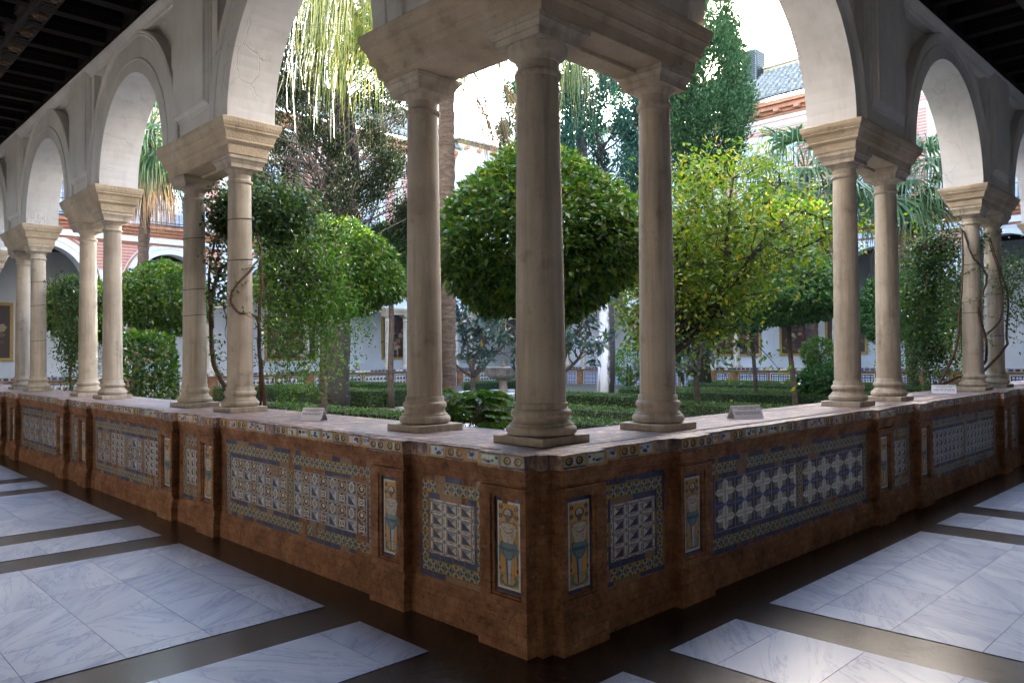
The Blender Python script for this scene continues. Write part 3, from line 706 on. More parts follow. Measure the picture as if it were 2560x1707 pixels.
# ------------------------------------------------------------------ coffered ceilings
def ceiling(arm, label):
    t_ = ARM[arm]; z = ZC[arm]; w1 = WC[arm]-.15
    root = empty('coffered_ceiling', label, 'ceiling', (0, 0, 0))
    m = MB(); m.box((GW, GW, z+.26), (UEND, w1+.3, z+.40), t_) if arm == 'R' else m.box((GW, GW, z+.26), (UEND, w1+.3, z+.40), t_)
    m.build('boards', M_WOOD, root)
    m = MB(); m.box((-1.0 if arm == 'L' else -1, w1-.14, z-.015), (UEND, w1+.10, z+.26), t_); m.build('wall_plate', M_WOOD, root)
    def carve(mb, u, w, sx, sy, z1):
        mb.box((u-sx, w-sy, z1-.03), (u+sx, w+sy, z1), t_); mb.box((u-sx*.75, w-sy*.7, z1-.055), (u+sx*.75, w+sy*.7, z1-.03), t_)
        for q in (-.45, -.15, .15, .45): mb.box((u+sx*q-.012, w-sy*.9, z1-.07), (u+sx*q+.012, w+sy*.9, z1-.05), t_)
    w = w1-.14
    for k in range(5):
        w -= .86
        b = MB(); b.box((GW, w-.12, z+.02), (UEND, w+.12, z+.26), t_); b.box((GW, w-.15, z+.13), (UEND, w+.15, z+.20), t_)
        u = -4.5
        while u < 15.8: carve(b, u+.31, w, .16, .09, z+.02); u += .62
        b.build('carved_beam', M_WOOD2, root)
    u = -4.5
    while u < 16:
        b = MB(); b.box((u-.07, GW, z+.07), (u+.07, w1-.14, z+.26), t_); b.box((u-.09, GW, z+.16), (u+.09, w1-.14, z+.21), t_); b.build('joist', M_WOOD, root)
        for k in range(2):
            w_ = w1-.14-.86*(k+1); g = MB()
            g.lathe([(.0, -.062), (.03, -.06), (.04, -.045), (.075, -.035), (.08, -.012), (.06, .02)], 7, cap=False); g.v = [t_(u+x, w_+y, z+zz) for x, y, zz in g.v]
            if u > .5: g.build('gilded_rosette', M_GILT, root)
        u += .62
    e = MB(); u = -1
    while u < 15:
        e.box((u, w1-.15, z+.03), (u+.03, w1-.138, z+.09), t_); u += .06
    e.build('dentil_band', M_WOOD2, root)
ceiling('L', 'dark carved timber ceiling over the left gallery')
ceiling('R', 'dark carved timber ceiling over the right gallery')

# ------------------------------------------------------------------ gallery floor: marble fields, dark bands
m = MB(); m.quad((GW, GW, 0), (UEND+4, GW, 0), (UEND+4, .5, 0), (GW, .5, 0)); m.quad((GW, .5, 0), (.5, .5, 0), (.5, UEND+4, 0), (GW, UEND+4, 0))
struct(m.build('dark_stone_floor', M_DARK, recalc=False))
mar = MB(); rg = random.Random(11)
def slab(arm, u0, u1, w0, w1):
    if u1-u0 < .02 or w0-w1 < .02: return
    e = .0012; t_ = ARM[arm]
    c = (rg.random(), rg.random(), rg.random())
    c = (rg.choice((.06, .10, .14, .16, .40, .58, .62))+rg.uniform(-.03, .03), c[1], c[2])
    mar.quad(t_(u0+e, w0-e, .004), t_(u1-e, w0-e, .004), t_(u1-e, w1+e, .004), t_(u0+e, w1+e, .004), c)
for arm, wd, fields in (('L', .285, [(.58, 1.255, 0), (1.65, 4.05, 1), (4.46, 5.06, 0), (5.48, 7.9, 1), (8.3, 8.95, 0), (9.36, 11.7, 1), (12.1, 12.75, 0), (13.15, 15.5, 1), (15.9, 16.5, 0), (16.9, 19.3, 1)]),
                        ('R', .33, [(.62, 1.31, 0), (1.72, 4.49, 1), (4.90, 5.60, 0), (6.03, 8.8, 1), (9.2, 9.9, 0), (10.3, 13.0, 1), (13.4, 14.1, 0), (14.5, 17.2, 1)])):
    wlast = -4.55
    for u0, u1, big in fields:
        if big:
            cuts = [-wd]; w = -wd; first = True
            while w > wlast+.1:
                w = max(w-(.27 if first else .46), wlast); cuts.append(w); first = False
            for k in range(len(cuts)-1):
                slab_edges = [u0]; st = .22 if arm == 'R' else .14
                slab_edges.append(u0+st); a = u0+st
                off = rg.uniform(.35, .8) if k % 2 else rg.uniform(.5, .95)
                a += off
                while a < u1-.4: slab_edges.append(a); a += .78
                slab_edges += [u1-st*1.1, u1]
                for a, b in zip(slab_edges[:-1], slab_edges[1:]): slab(arm, a, b, cuts[k], cuts[k+1])
        else:
            w = -wd; first = True
            while w > wlast+.05:
                w2 = max(w-(.28 if first else rg.choice((.47, .62, .9))), wlast); slab(arm, u0, u1, w, w2); w = w2; first = False
# the corner square
for j in range(8): slab('R', -.25+.0, .225, -.325-.5*j, -.325-.5*(j+1))
for j in range(8): slab('L', -.25, .17, -.72-.5*j, -.72-.5*(j+1))
struct(mar.build('marble_floor', M_MARBLE, recalc=False))

# ------------------------------------------------------------------ notice cards
def notice(x, y, ang, wdt, label):
    t = empty('notice_card', label, 'sign', (x, y, H+.0015), 'tent cards on the parapet', ang); t['_local'] = 1
    m = MB(); w = wdt/2; d, h, th = .055, .105, .002
    m.add([(-w, -d, 0), (w, -d, 0), (w, 0, h), (-w, 0, h), (-w, -d+th, 0), (w, -d+th, 0), (w, 0, h-th*2), (-w, 0, h-th*2), (-w, d, 0), (w, d, 0), (-w, d-th, 0), (w, d-th, 0)],
          [(0, 1, 2, 3), (4, 7, 6, 5), (3, 2, 9, 8), (7, 10, 11, 6), (0, 3, 7, 4), (1, 5, 6, 2), (3, 8, 10, 7), (2, 6, 11, 9), (0, 4, 5, 1), (8, 9, 11, 10)])
    m.build('card', M_CARD, t)
    lines = ['SE RUEGA NO TOCAR NI APOYARSE EN', 'LOS AZULEJOS. GRACIAS', '', 'PLEASE DO NOT TOUCH OR LEAN', 'AGAINST THE TILES. THANK YOU']
    cu = bpy.data.curves.new('lettering', 'FONT'); cu.body = '\n'.join(lines); cu.align_x = 'CENTER'; cu.size = wdt*.056; cu.space_line = .95; cu.offset = .0002
    tmp = bpy.data.objects.new('lettering', cu); C.objects.link(tmp); bpy.context.view_layer.update()
    me = bpy.data.meshes.new_from_object(tmp.evaluated_get(bpy.context.evaluated_depsgraph_get())); bpy.data.objects.remove(tmp)
    me.materials.clear(); me.materials.append(M_INK)
    o = bpy.data.objects.new('lettering', me); C.objects.link(o); o.parent = t
    tilt = math.atan2(h, d); o.rotation_euler = (tilt, 0, 0); f = .80
    o.location = (0, -d*(1-f)-.0012, h*f+.0008)
    return t
notice(.515, 3.055, math.atan2(-.175, .09), .20, 'white tent card with printed notice, on the left parapet beside the first arch')
notice(2.865, .44, math.atan2(-.134, .259), .27, 'white tent card with printed notice, on the right parapet beside the nearest columns')
notice(7.85, .46, math.atan2(-.24, .1), .27, 'white tent card with printed notice, far along the right parapet')


# ------------------------------------------------------------------ garden ground
GZ = .15
m = MB(); m.quad((.5, .5, GZ-.1), (400, .5, GZ-.1), (400, 400, GZ-.1), (.5, 400, GZ-.1)); m.quad((-300, -300, -.12), (400, -300, -.12), (400, 400, -.12), (-300, 400, -.12)); struct(m.build('ground', M_SOIL, recalc=False))
m = MB(); m.quad((.8, .8, GZ), (26.9, .8, GZ), (26.9, 26.9, GZ), (.8, 26.9, GZ)); struct(m.build('garden_soil', M_SOIL, recalc=False))
m = MB()
for (x0, y0, x1, y1) in ((10.35, 12.6, 13.0, 15.2), (12.0, 12.6, 18.5, 19.2), (6.9, 7.6, 8.1, 12.0), (6.9, 2.0, 8.1, 7.4), (.95, .9, 1.9, 26), (2, .9, 26, 1.7), (9.2, 1.8, 10.6, 12.4), (13.0, 2, 14.7, 12.4), (5.2, 13.8, 9.0, 15.3)):
    m.quad((x0, y0, GZ+.004+.0006*x0), (x1, y0, GZ+.004+.0006*x0), (x1, y1, GZ+.004+.0006*x0), (x0, y1, GZ+.004+.0006*x0))
struct(m.build('garden_paths', M_PATH, recalc=False))

# ------------------------------------------------------------------ foliage tools (numpy)
def unit(v): return v/np.maximum(np.linalg.norm(v, axis=1, keepdims=True), 1e-9)
def leaves(P, D, L, W, fold=.25, rng=RNG):
    """one folded rhombus leaf per point P, long axis D, length L and width W"""
    n = len(P); D = unit(D); up = rng.normal(size=(n, 3))+np.array([0, 0, .6]); S = unit(np.cross(D, up)); Nn = np.cross(S, D)
    L = np.broadcast_to(L, n)[:, None]*rng.uniform(.7, 1.25, (n, 1)); W = np.broadcast_to(W, n)[:, None]*rng.uniform(.8, 1.2, (n, 1))
    V = np.empty((n, 4, 3)); V[:, 0] = P; V[:, 1] = P+D*L*.45+S*W*.5+Nn*W*fold; V[:, 2] = P+D*L-Nn*L*.08; V[:, 3] = P+D*L*.45-S*W*.5+Nn*W*fold
    return V.reshape(-1, 3)
def leaf_obj(name, V, mat, parent=None, k=4):
    n = len(V); me = bpy.data.meshes.new(name); me.vertices.add(n); me.vertices.foreach_set('co', V.astype(np.float32).ravel())
    nf = n//k; me.loops.add(n); me.loops.foreach_set('vertex_index', np.arange(n, dtype=np.int32)); me.polygons.add(nf)
    me.polygons.foreach_set('loop_start', np.arange(0, n, k, dtype=np.int32)); me.update(calc_edges=True); me.materials.append(mat)
    o = bpy.data.objects.new(name, me); C.objects.link(o)
    if parent: o.parent = parent; o.matrix_parent_inverse = Matrix.Translation(-parent.location)
    return o
def wob(P, s, seed):
    r = np.random.default_rng(seed); out = np.zeros(len(P))
    for f in (1, 2.1, 4.3):
        k = r.normal(size=(3, 3))*s*f; ph = r.uniform(0, 6.28, 3); out += np.sin(P@k.T+ph).sum(1)/3/f
    return out
def branch(m, a, b, r0, r1, bend=.12, n=6, rg=random, sides=7):
    a, b = Vector(a), Vector(b); d = (b-a).length; o1 = Vector((rg.uniform(-1, 1), rg.uniform(-1, 1), rg.uniform(-.3, .3)))*d*bend; o2 = Vector((rg.uniform(-1, 1), rg.uniform(-1, 1), rg.uniform(-.3, .3)))*d*bend
    pts = []
    for i in range(n+1):
        t = i/n; pts.append(a.lerp(b, t)+o1*math.sin(math.pi*t)+o2*math.sin(2*math.pi*t)*.5)
    m.tube(pts, [r0+(r1-r0)*i/n for i in range(n+1)], sides); return pts
def wtree(name, label, cat, base, group=None): return empty(name, label, cat, base, group)
TREES = 'clipped orange trees of the garden'
def ball_tree(label, c, rx, rz, n, leaf, mat=L_ORANGE, trunk=None, tr=.07, seed=1, flat=.55, lumps=.16, group=TREES, hollow=.32, name='orange_tree', droop=.35, branches=6):
    rng = np.random.default_rng(seed); rg = random.Random(seed); c = np.array(c)
    bx, by = trunk or (c[0], c[1]); root = wtree(name, label, 'tree', (bx, by, GZ), group)
    n = int(n*2.6); d = unit(rng.normal(size=(n, 3))); f = 1+lumps*.8*wob(d, 2.2, seed)
    q = np.abs(rng.normal(size=n))*hollow*.45; f = f*(1-np.minimum(q, .75))
    z = d[:, 2]; zz = np.where(z < 0, z*flat, z)
    P = c+np.stack([d[:, 0]*rx*f, d[:, 1]*rx*f, zz*rz*f], 1)
    keep = wob(P, 2.4/rx**.3, seed+5) > -.95; P = P[keep]; d = d[keep]
    D = d*.6+rng.normal(size=P.shape)*.75+np.array([0, 0, -droop])
    leaf_obj('crown', leaves(P, D, leaf, leaf*.45, rng=rng), mat, root)
    m = MB(); zb = c[2]-rz*flat*.55
    pts = branch(m, (bx, by, GZ-.05), (bx+(c[0]-bx)*.4, by+(c[1]-by)*.4, zb), tr*1.1, tr*.85, .02, 6, rg, 9)
    for k in range(branches):
        a = 6.283*k/branches+rg.uniform(-.4, .4); e = (c[0]+rx*.75*math.cos(a), c[1]+rx*.75*math.sin(a), c[2]+rz*rg.uniform(-.1, .55))
        pp = branch(m, pts[-1]-Vector((0, 0, .02)), e, tr*.6, tr*.15, .12, 5, rg, 6)
        for q in range(2): branch(m, pp[2+q], Vector(e)+Vector((rg.uniform(-1, 1), rg.uniform(-1, 1), rg.uniform(-.3, .6)))*rx*.4, tr*.25, tr*.06, .15, 4, rg, 5)
    m.build('trunk', M_BARK, root, smooth=True, recalc=False)
    return root
ball_tree('large round-clipped orange tree right behind the thick corner column', (3.42, 3.22, 2.80), 1.12, .95, 9500, .090, trunk=(3.28, 3.42), tr=.06, seed=3, flat=.90, lumps=.2)
ball_tree('round-clipped orange tree left of centre, its crown lit yellow-green at the top', (4.62, 9.50, 2.98), 1.28, 1.07, 8500, .10, trunk=(4.35, 9.2), tr=.07, seed=4, flat=.72, lumps=.2)
ball_tree('round orange tree with a slim leaning trunk, seen between the left column pairs', (3.80, 14.7, 2.80), .98, .92, 3800, .11, trunk=(3.95, 14.4), tr=.075, seed=5, flat=.8)
ball_tree('mid green orange tree on a dark trunk, left of the first right-hand column pair', (12.65, 5.0, 2.80), 1.28, 1.1, 5200, .12, L_FAR, (12.88, 4.77), .055, 6, .6)
ball_tree('smaller orange tree on a slim pale trunk, partly hidden by the one in front', (15.2, 7.4, 2.75), 1.25, 1.0, 4200, .12, L_FAR, (15.55, 7.05), .05, 7, .6)
ball_tree('pale green orange tree seen between the two columns of the first right-hand pair', (16.9, 4.3, 2.6), .78, .9, 3000, .12, L_FAR, (16.9, 4.3), .07, 8, .9)
ball_tree('sunlit green orange tree just right of the first right-hand pair', (19.5, 4.5, 2.75), .95, 1.05, 3600, .12, L_FAR, (19.3, 4.25), .085, 9, .9)
ball_tree('bluish orange tree behind the left of the three corner columns', (10.1, 15.3, 4.3), .80, 1.0, 2600, .13, L_FAR, (10.2, 15.2), .08, 10, .9)
ball_tree('far orange tree glimpsed under the big crown right of the thick corner column', (19.3, 17.6, 2.2), .9, .95, 2400, .13, L_FAR, (19.3, 17.6), .08, 12, .9)
ball_tree('round orange tree low at the far left, behind the second pair of columns', (3.05, 17.4, 2.7), .85, .8, 2400, .12, L_ORANGE, (3.05, 17.4), .07, 13, .9)
# open, uncut orange tree with yellowing leaves
def open_tree():
    rg = random.Random(21); rng = np.random.default_rng(21)
    base = (5.86, 3.33, GZ); root = wtree('lemon_tree', 'tall loose yellow-green citrus tree with bare twisting limbs, right of the corner columns', 'tree', base)
    m = MB(); P = []; D = []
    trunk = branch(m, (base[0], base[1], GZ-.05), (6.0, 3.36, 1.75), .11, .09, .05, 6, rg, 10)
    cen = np.array((7.1, 3.28, 3.45)); rad = np.array((1.75, 1.75, 1.22))
    for k in range(15):
        v = unit(rng.normal(size=(1, 3)))[0]; v[2] = abs(v[2])*.9-.22 if k % 3 else -.25
        e = cen+v*rad*rng.uniform(.75, 1.0)
        st = trunk[rg.choice((-1, -1, -2))]
        pp = branch(m, st, e, .055, .016, .14, 8, rg, 7)
        for i in range(2, 9):
            for q in range(3):
                ee = Vector(pp[i])+Vector((rg.gauss(0, 1), rg.gauss(0, 1), rg.gauss(.25, .8)))*.40
                tw = branch(m, pp[i], ee, .012, .003, .2, 4, rg, 4)
                for t in tw[1:]:
                    for _ in range(17): P.append(np.array(t)+rng.normal(size=3)*.13); D.append(rng.normal(size=3)*.8+np.array([0, 0, .15])+(np.array(t)-cen)*.25)
    leaf_obj('crown', leaves(np.array(P), np.array(D), .085, .04, rng=rng), L_YELLOW, root)
    m.build('trunk', M_BARKD, root, smooth=True, recalc=False)
open_tree()
# loquats: low forked trunk, long leathery leaves in rosettes
def loquat(label, base, limbs, leaf, tr, seed, n=9, dens=16):
    rg = random.Random(seed); rng = np.random.default_rng(seed); root = wtree('loquat_tree', label, 'tree', base, 'small forked trees with leathery leaves')
    m = MB(); P = []; D = []; b = Vector(base)
    fork = b+Vector(limbs[0]); branch(m, b-Vector((0, 0, .05)), fork, tr*1.1, tr*.85, .04, 5, rg, 8)
    for l in limbs[1:]:
        e = fork+Vector(l); pp = branch(m, fork, e, tr*.65, tr*.22, .16, 7, rg, 7)
        for i in range(3, 8):
            for q in range(2):
                ee = Vector(pp[i])+Vector((rg.gauss(0, 1), rg.gauss(0, 1), rg.gauss(.3, .7)))*.42
                tw = branch(m, pp[i], ee, tr*.2, tr*.08, .15, 4, rg, 5)
                for _ in range(dens): P.append(np.array(tw[-1])+rng.normal(size=3)*.03*n/4); D.append(rng.normal(size=3)+np.array([0, 0, -.35]))
    leaf_obj('crown', leaves(np.array(P), np.array(D), leaf, leaf*.32, rng=rng), L_LOQ, root)
    m.build('trunk', M_BARK, root, smooth=True, recalc=False)
RT = Vector((.709, -.705, 0))
def lim(x, z, d=0): return RT*x+Vector((.705, .709, 0))*d+Vector((0, 0, z))
loquat('small forked loquat tree left of the thick corner column, beside the fountain', (13.6, 15.6, GZ), [lim(0, .75), lim(-1.1, 1.4), lim(-.4, 1.9, .4), lim(.5, 1.5, -.3), lim(1.2, 1.35), lim(.1, 2.1, .5)], .30, .085, 31)
loquat('small forked loquat tree with one orange leaf, right of the right corner column', (12.0, 6.55, GZ), [lim(-.05, .95), lim(-1.0, .45), lim(-.55, 1.3, .3), lim(.25, 1.35, -.2), lim(.75, 1.1, .2), lim(.1, 1.6)], .26, .075, 32)
loquat('leaning loquat tree with a pale crooked trunk, directly right of the thick corner column', (10.6, 9.9, GZ), [lim(.15, .75), lim(.9, 1.0), lim(1.2, 1.6, .3), lim(.5, 1.7, -.2), lim(-.5, 1.7)], .24, .085, 33)

# cypresses
M_TWIG = simple('dead_grey_branches', (.12, .095, .08), .9, .4, 12, .6)
def cypress(label, base, profile, n, leaf, mat, seed, lump=26, trunk_r=.25, trunk_top=None, stems=1, bark=M_BARKD, open_=0., spread=.5, lean=(0, 0), group='cypresses of the garden'):
    """profile: list of (z, radius); foliage in upright tufts"""
    rg = random.Random(seed); rng = np.random.default_rng(seed); root = wtree('cypress_tree', label, 'tree', base, group); bx, by, _ = base
    zs = np.array([p[0] for p in profile]); rs = np.array([p[1] for p in profile])
    w = np.interp(np.linspace(zs[0], zs[-1], 400), zs, rs)+.05; cz = np.cumsum(w); cz /= cz[-1]
    zt = np.interp(rng.uniform(size=lump), cz, np.linspace(zs[0], zs[-1], 400)); a = rng.uniform(0, 6.283, lump); rr = np.interp(zt, zs, rs)
    f = np.sqrt(rng.uniform(.40 if open_ else .45, 1, lump)); LC = np.stack([bx+lean[0]*(zt-zs[0])+np.cos(a)*rr*f, by+lean[1]*(zt-zs[0])+np.sin(a)*rr*f, zt], 1)
    idx = rng.integers(0, lump, n); sz = rng.uniform(.28, .5, lump)*spread
    g = rng.normal(size=(n, 3)); g = unit(g)*np.abs(rng.normal(.85, .25, (n, 1))); P = LC[idx]+g*sz[idx][:, None]*np.array([.8, .8, 1.25])
    out = P-np.array([bx, by, 0]); out[:, 2] = 0; D = unit(out)*.5+np.array([0, 0, .9])+rng.normal(size=P.shape)*.45
    leaf_obj('crown', leaves(P, D, leaf, leaf*.42, .15, rng), mat, root)
    m = MB(); top = trunk_top or zs[-1]
    for s in range(stems):
        o = Vector((rg.uniform(-1, 1), rg.uniform(-1, 1), 0))*(.55 if stems > 1 else 0)
        fk = Vector((bx, by, zs[0]-.4)) if stems > 1 else Vector((bx, by, GZ-.05))
        branch(m, fk, Vector((bx+lean[0]*(top-zs[0]), by+lean[1]*(top-zs[0]), top-rg.uniform(0, 2)*(stems > 1)))+o*2, trunk_r*(.5 if stems > 1 else 1), .05, .05, 9, rg, 9)
    if stems > 1: branch(m, (bx, by, GZ-.05), (bx, by, zs[0]-.1), trunk_r*1.1, trunk_r*.8, .02, 6, rg, 12)
    for k in range(0, lump, 2): branch(m, (bx+lean[0]*(zt[k]-zs[0]), by+lean[1]*(zt[k]-zs[0]), zt[k]-rr[k]*.8), LC[k], .035, .008, .12, 4, rg, 5)
    m.build('trunk', bark, root, smooth=True, recalc=False)
    if open_:
        m = MB()
        for k in range(150):
            z = rg.uniform(zs[0], top-2); aa = rg.uniform(0, 6.283); rad = float(np.interp(z+1.5, zs, rs)); s_ = Vector((bx+rg.uniform(-.5, .5), by+rg.uniform(-.5, .5), z))
            e = Vector((bx+math.cos(aa)*rad*rg.uniform(.7, 1.15), by+math.sin(aa)*rad*rg.uniform(.7, 1.15), z+rg.uniform(.3, 1.9))); pp = branch(m, s_, e, .035, .008, .10, 7, rg, 5)
            for q in range(4): branch(m, pp[3+q], pp[3+q]+Vector((rg.gauss(0, .4), rg.gauss(0, .4), rg.gauss(.1, .35))), .010, .003, .2, 4, rg, 4)
        m.build('bare_branches', M_TWIG, root, smooth=True, recalc=False)
cypress('old dark cypress with many bare stems and ragged crown, left of the corner columns', (9.0, 16.1, GZ), [(3.9, 1.2), (5.2, 2.4), (7.5, 2.6), (9.5, 2.2), (12, 1.2)], 80000, .10, L_CYP, 41, 120, .34, stems=7, open_=1, spread=1.15)
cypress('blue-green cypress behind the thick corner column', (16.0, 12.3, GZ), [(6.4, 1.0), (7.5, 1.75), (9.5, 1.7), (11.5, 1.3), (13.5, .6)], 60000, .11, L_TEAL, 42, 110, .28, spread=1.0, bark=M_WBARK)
cypress('tall green cypress standing right of the corner columns, lit on its left side', (20.66, 11.64, GZ), [(7.4, .7), (8.6, 1.55), (10.5, 1.6), (12.5, 1.2), (15, .85), (18, .35)], 90000, .12, L_GCYP, 43, 170, .22, spread=1.2)
cypress('slim blue-green cypress showing left of the thick corner column', (15.0, 14.9, GZ), [(5.6, .55), (7, .75), (9, .55), (10.6, .2)], 18000, .11, L_TEAL, 44, 40, .16, spread=.75)

# palms
def fan_frond(V, K, o, az, el, pet, blade, droop, rng, spread=1.9, n=26, wd=.05):
    """petiole o->hub, then blades fanning out whose thin ends hang"""
    d = np.array([math.cos(az)*math.cos(el), math.sin(az)*math.cos(el), math.sin(el)])
    hub = o+d*pet+np.array([0, 0, -.12*pet*pet]); dd = d+np.array([0, 0, -.35]); dd /= np.linalg.norm(dd)
    side = np.cross(dd, [0, 0, 1.]); side /= max(1e-6, np.linalg.norm(side)); upv = np.cross(side, dd)
    K.append((o, o+d*pet*.5, hub))
    for i in range(n):
        t = (i+.5)/n*2-1; a = t*spread
        v = dd*math.cos(a)+side*math.sin(a)+upv*rng.normal(0, .06); L = blade*(1-.28*abs(t))*rng.uniform(.85, 1.1); dr = droop*rng.uniform(.55, 1.25)
        tv = np.cross(v, upv); tv /= max(1e-6, np.linalg.norm(tv))
        p0 = hub; p1 = hub+v*L*.5; p2 = hub+v*L*.85+np.array([0, 0, -.08*L-.1*dr]); p3 = p2+v*L*.10+np.array([0, 0, -dr*.5]); p4 = p3+np.array([rng.normal(0, .05), rng.normal(0, .05), -dr*.5])
        ww = (.010, wd, wd*.55, wd*.28, .004)
        Q = [p0, p1, p2, p3, p4]
        for k in range(4):
            V.append([Q[k]-tv*ww[k]*.5, Q[k]+tv*ww[k]*.5, Q[k+1]+tv*ww[k+1]*.5, Q[k+1]-tv*ww[k+1]*.5])
def palm(label, base, top, n, pet, blade, droop, mat, seed, dead=8, tr=.16, elr=(-1.0, 1.1), dead_at=None, wd=.05, lean=0):
    rng = np.random.default_rng(seed); rg = random.Random(seed); root = wtree('fan_palm', label, 'palm', base, 'fan palms of the garden')
    c = np.array(top); V = []; K = []; VD = []; KD = []
    for i in range(n):
        az = i*2.39996+rng.uniform(-.2, .2); el = elr[1]+(elr[0]-elr[1])*(i/n)**.8
        fan_frond(V, K, c+np.array([0, 0, .15*(1-i/n)]), az, el, pet*rng.uniform(.8, 1.1), blade*rng.uniform(.85, 1.1), droop, rng, wd=wd)
    for i in range(dead):
        az = (dead_at if dead_at is not None else i*2.4)+rng.normal(0, .35 if dead_at is not None else .2)
        fan_frond(VD, KD, c+np.array([0, 0, -.2]), az, -1.15+rng.normal(0, .1), pet*.85, blade*1.2, droop*1.2, rng, spread=.42, n=22, wd=wd*.55)
    leaf_obj('frond_blades', np.array(V).reshape(-1, 3), mat, root)
    if dead: leaf_obj('dead_fronds', np.array(VD).reshape(-1, 3), L_DEAD, root)
    m = MB()
    for a, b, h in K: m.tube([a, b+np.array([0, 0, .03]), h], [.022, .016, .010], 5)
    m.build('petioles', M_GREENST, root, smooth=True, recalc=False)
    m = MB(); b = Vector(base); e = Vector(top); N_ = 60
    pts = [b.lerp(e, i/N_)+Vector((math.sin(i*.11)*lean, 0, -.05 if i == 0 else 0)) for i in range(N_+1)]
    m.tube(pts, [tr*(1.25 if i < 2 else 1)+(.012 if i % 2 else -.004)+rg.uniform(-.006, .006) for i in range(N_+1)], 14)
    m.build('trunk', M_PALMT, root, smooth=True, recalc=False)
M_GREENST = simple('palm_stalk', (.14, .15, .03), .5, .3)
palm('tall fan palm right of the left corner column, with long hanging fringed fronds', (6.75, 8.72, GZ), (6.69, 8.62, 8.9), 80, 2.15, 1.15, 1.3, L_PALM, 51, dead=5, tr=.15, elr=(-.30, 1.1), dead_at=-.55, wd=.036)
palm('slim fan palm seen through the left arch, in front of the far facade', (5.1, 20.2, GZ), (5.45, 19.85, 7.9), 34, 1.0, .95, .6, L_PALMB, 52, dead=10, tr=.14, lean=.03, wd=.07)
palm('bushy fan palm with bleached hanging fronds, left of the first right-hand pair of columns', (17.6, 6.5, GZ), (17.5, 6.6, 6.3), 26, 1.15, 1.15, .65, L_PALMB, 53, dead=22, tr=.16, elr=(-.9, 1.2), wd=.085)
palm('fan palm behind the first right-hand pair of columns', (21.5, 5.3, GZ), (21.3, 5.5, 6.6), 24, 1.1, 1.1, .6, L_PALMB, 54, dead=8, tr=.16, wd=.085)

# ------------------------------------------------------------------ hedges, shrubs, small plants
HEDGES = 'low clipped box hedges of the parterre'
def hedge(label, x0, y0, x1, y1, h=.40, mat=L_HEDGE, seed=1, gaps=False):
    rng = np.random.default_rng(seed); root = wtree('box_hedge', label, 'hedge', ((x0+x1)/2, (y0+y1)/2, GZ), HEDGES)
    A = [(x0, y0), (x1, y0), (x1, y1), (x0, y1)]
    per = 2*(x1-x0+y1-y0); area = (x1-x0)*(y1-y0); nt_ = int(area*1600); ns = int(per*h*1100*(.6 if gaps else 1))
    P = np.stack([rng.uniform(x0, x1, nt_), rng.uniform(y0, y1, nt_), GZ+h+rng.normal(0, .018, nt_)], 1); D = rng.normal(size=(nt_, 3))+np.array([0, 0, .8])
    s = rng.uniform(0, per, ns); z = GZ+rng.uniform(.0, 1, ns)**.7*h; lx, ly = x1-x0, y1-y0
    X = np.where(s < lx, x0+s, np.where(s < lx+ly, x1, np.where(s < 2*lx+ly, x1-(s-lx-ly), x0))); Y = np.where(s < lx, y0, np.where(s < lx+ly, y0+(s-lx), np.where(s < 2*lx+ly, y1, y1-(s-2*lx-ly))))
    P2 = np.stack([X, Y, z], 1)+rng.normal(0, .022, (ns, 3)); cen = np.array([(x0+x1)/2, (y0+y1)/2, GZ+h/2]); D2 = rng.normal(size=(ns, 3))+unit(P2-cen)*.6+np.array([0, 0, .3])
    leaf_obj('foliage', leaves(np.vstack([P, P2]), np.vstack([D, D2]), .042, .026, rng=rng), mat, root)
    b = MB(); rg = random.Random(seed)
    if not gaps: b.box((x0+.035, y0+.035, GZ), (x1-.035, y1-.035, GZ+h-.03))
    else:
        b.box((x0+.035, y0+.035, GZ+h*.62), (x1-.035, y1-.035, GZ+h-.03))
        L = max(lx, ly); k = int(L/.07)
        for i in range(k):
            f = (i+rg.random())/k; px = x0+lx*f if lx > ly else rg.uniform(x0+.08, x1-.08); py = y0+ly*f if ly >= lx else rg.uniform(y0+.08, y1-.08)
            b.tube([(px, py, GZ), (px+rg.uniform(-.04, .04), py+rg.uniform(-.04, .04), GZ+h*.35), (px+rg.uniform(-.08, .08), py+rg.uniform(-.08, .08), GZ+h*.66)], .009, 4)
    b.build('hedge_core', M_HCORE, root, recalc=False)
M_HCORE = simple('hedge_twigs', (.018, .028, .010), .9, .4)
hedge('clipped hedge nearest the thick corner column, leggy at its foot', 6.1, 3.4, 6.6, 7.4, .42, seed=61, gaps=True)
hedge('second clipped hedge back from the thick corner column, bare stems showing', 8.4, 5.2, 8.9, 9.9, .42, seed=62, gaps=True)
hedge('clipped hedge running behind the fountain path to the whitewashed trunk', 12.0, 8.0, 12.5, 11.4, .45, seed=63)
hedge('clipped hedge just behind the right-hand notice card', 11.1, 1.9, 11.6, 7.0, .40, seed=64)
hedge('dark clipped hedge, second row behind the right-hand notice card', 15.2, 2.4, 15.8, 9.9, .42, seed=65)
hedge('yellowish clipped hedge behind the right corner column', 17.7, 2.4, 18.2, 11.3, .38, L_HEDGEY, 66)
hedge('clipped hedge in front of the far right parapet', 20.3, 3.0, 20.9, 12.2, .42, seed=67)
hedge('farthest clipped hedge along the right side of the garden', 22.6, 3.4, 23.2, 13.6, .42, L_HEDGEY, 68)
hedge('clipped hedge behind the left-hand notice card', 5.4, 8.3, 5.95, 13.4, .40, seed=69)
hedge('square-ended clipped hedge beside the dark cypress trunk', 9.7, 15.6, 10.3, 22, .48, seed=70)
hedge('clipped hedge returning from the dark cypress toward the middle of the garden', 10.3, 15.6, 11.9, 16.2, .48, seed=71)
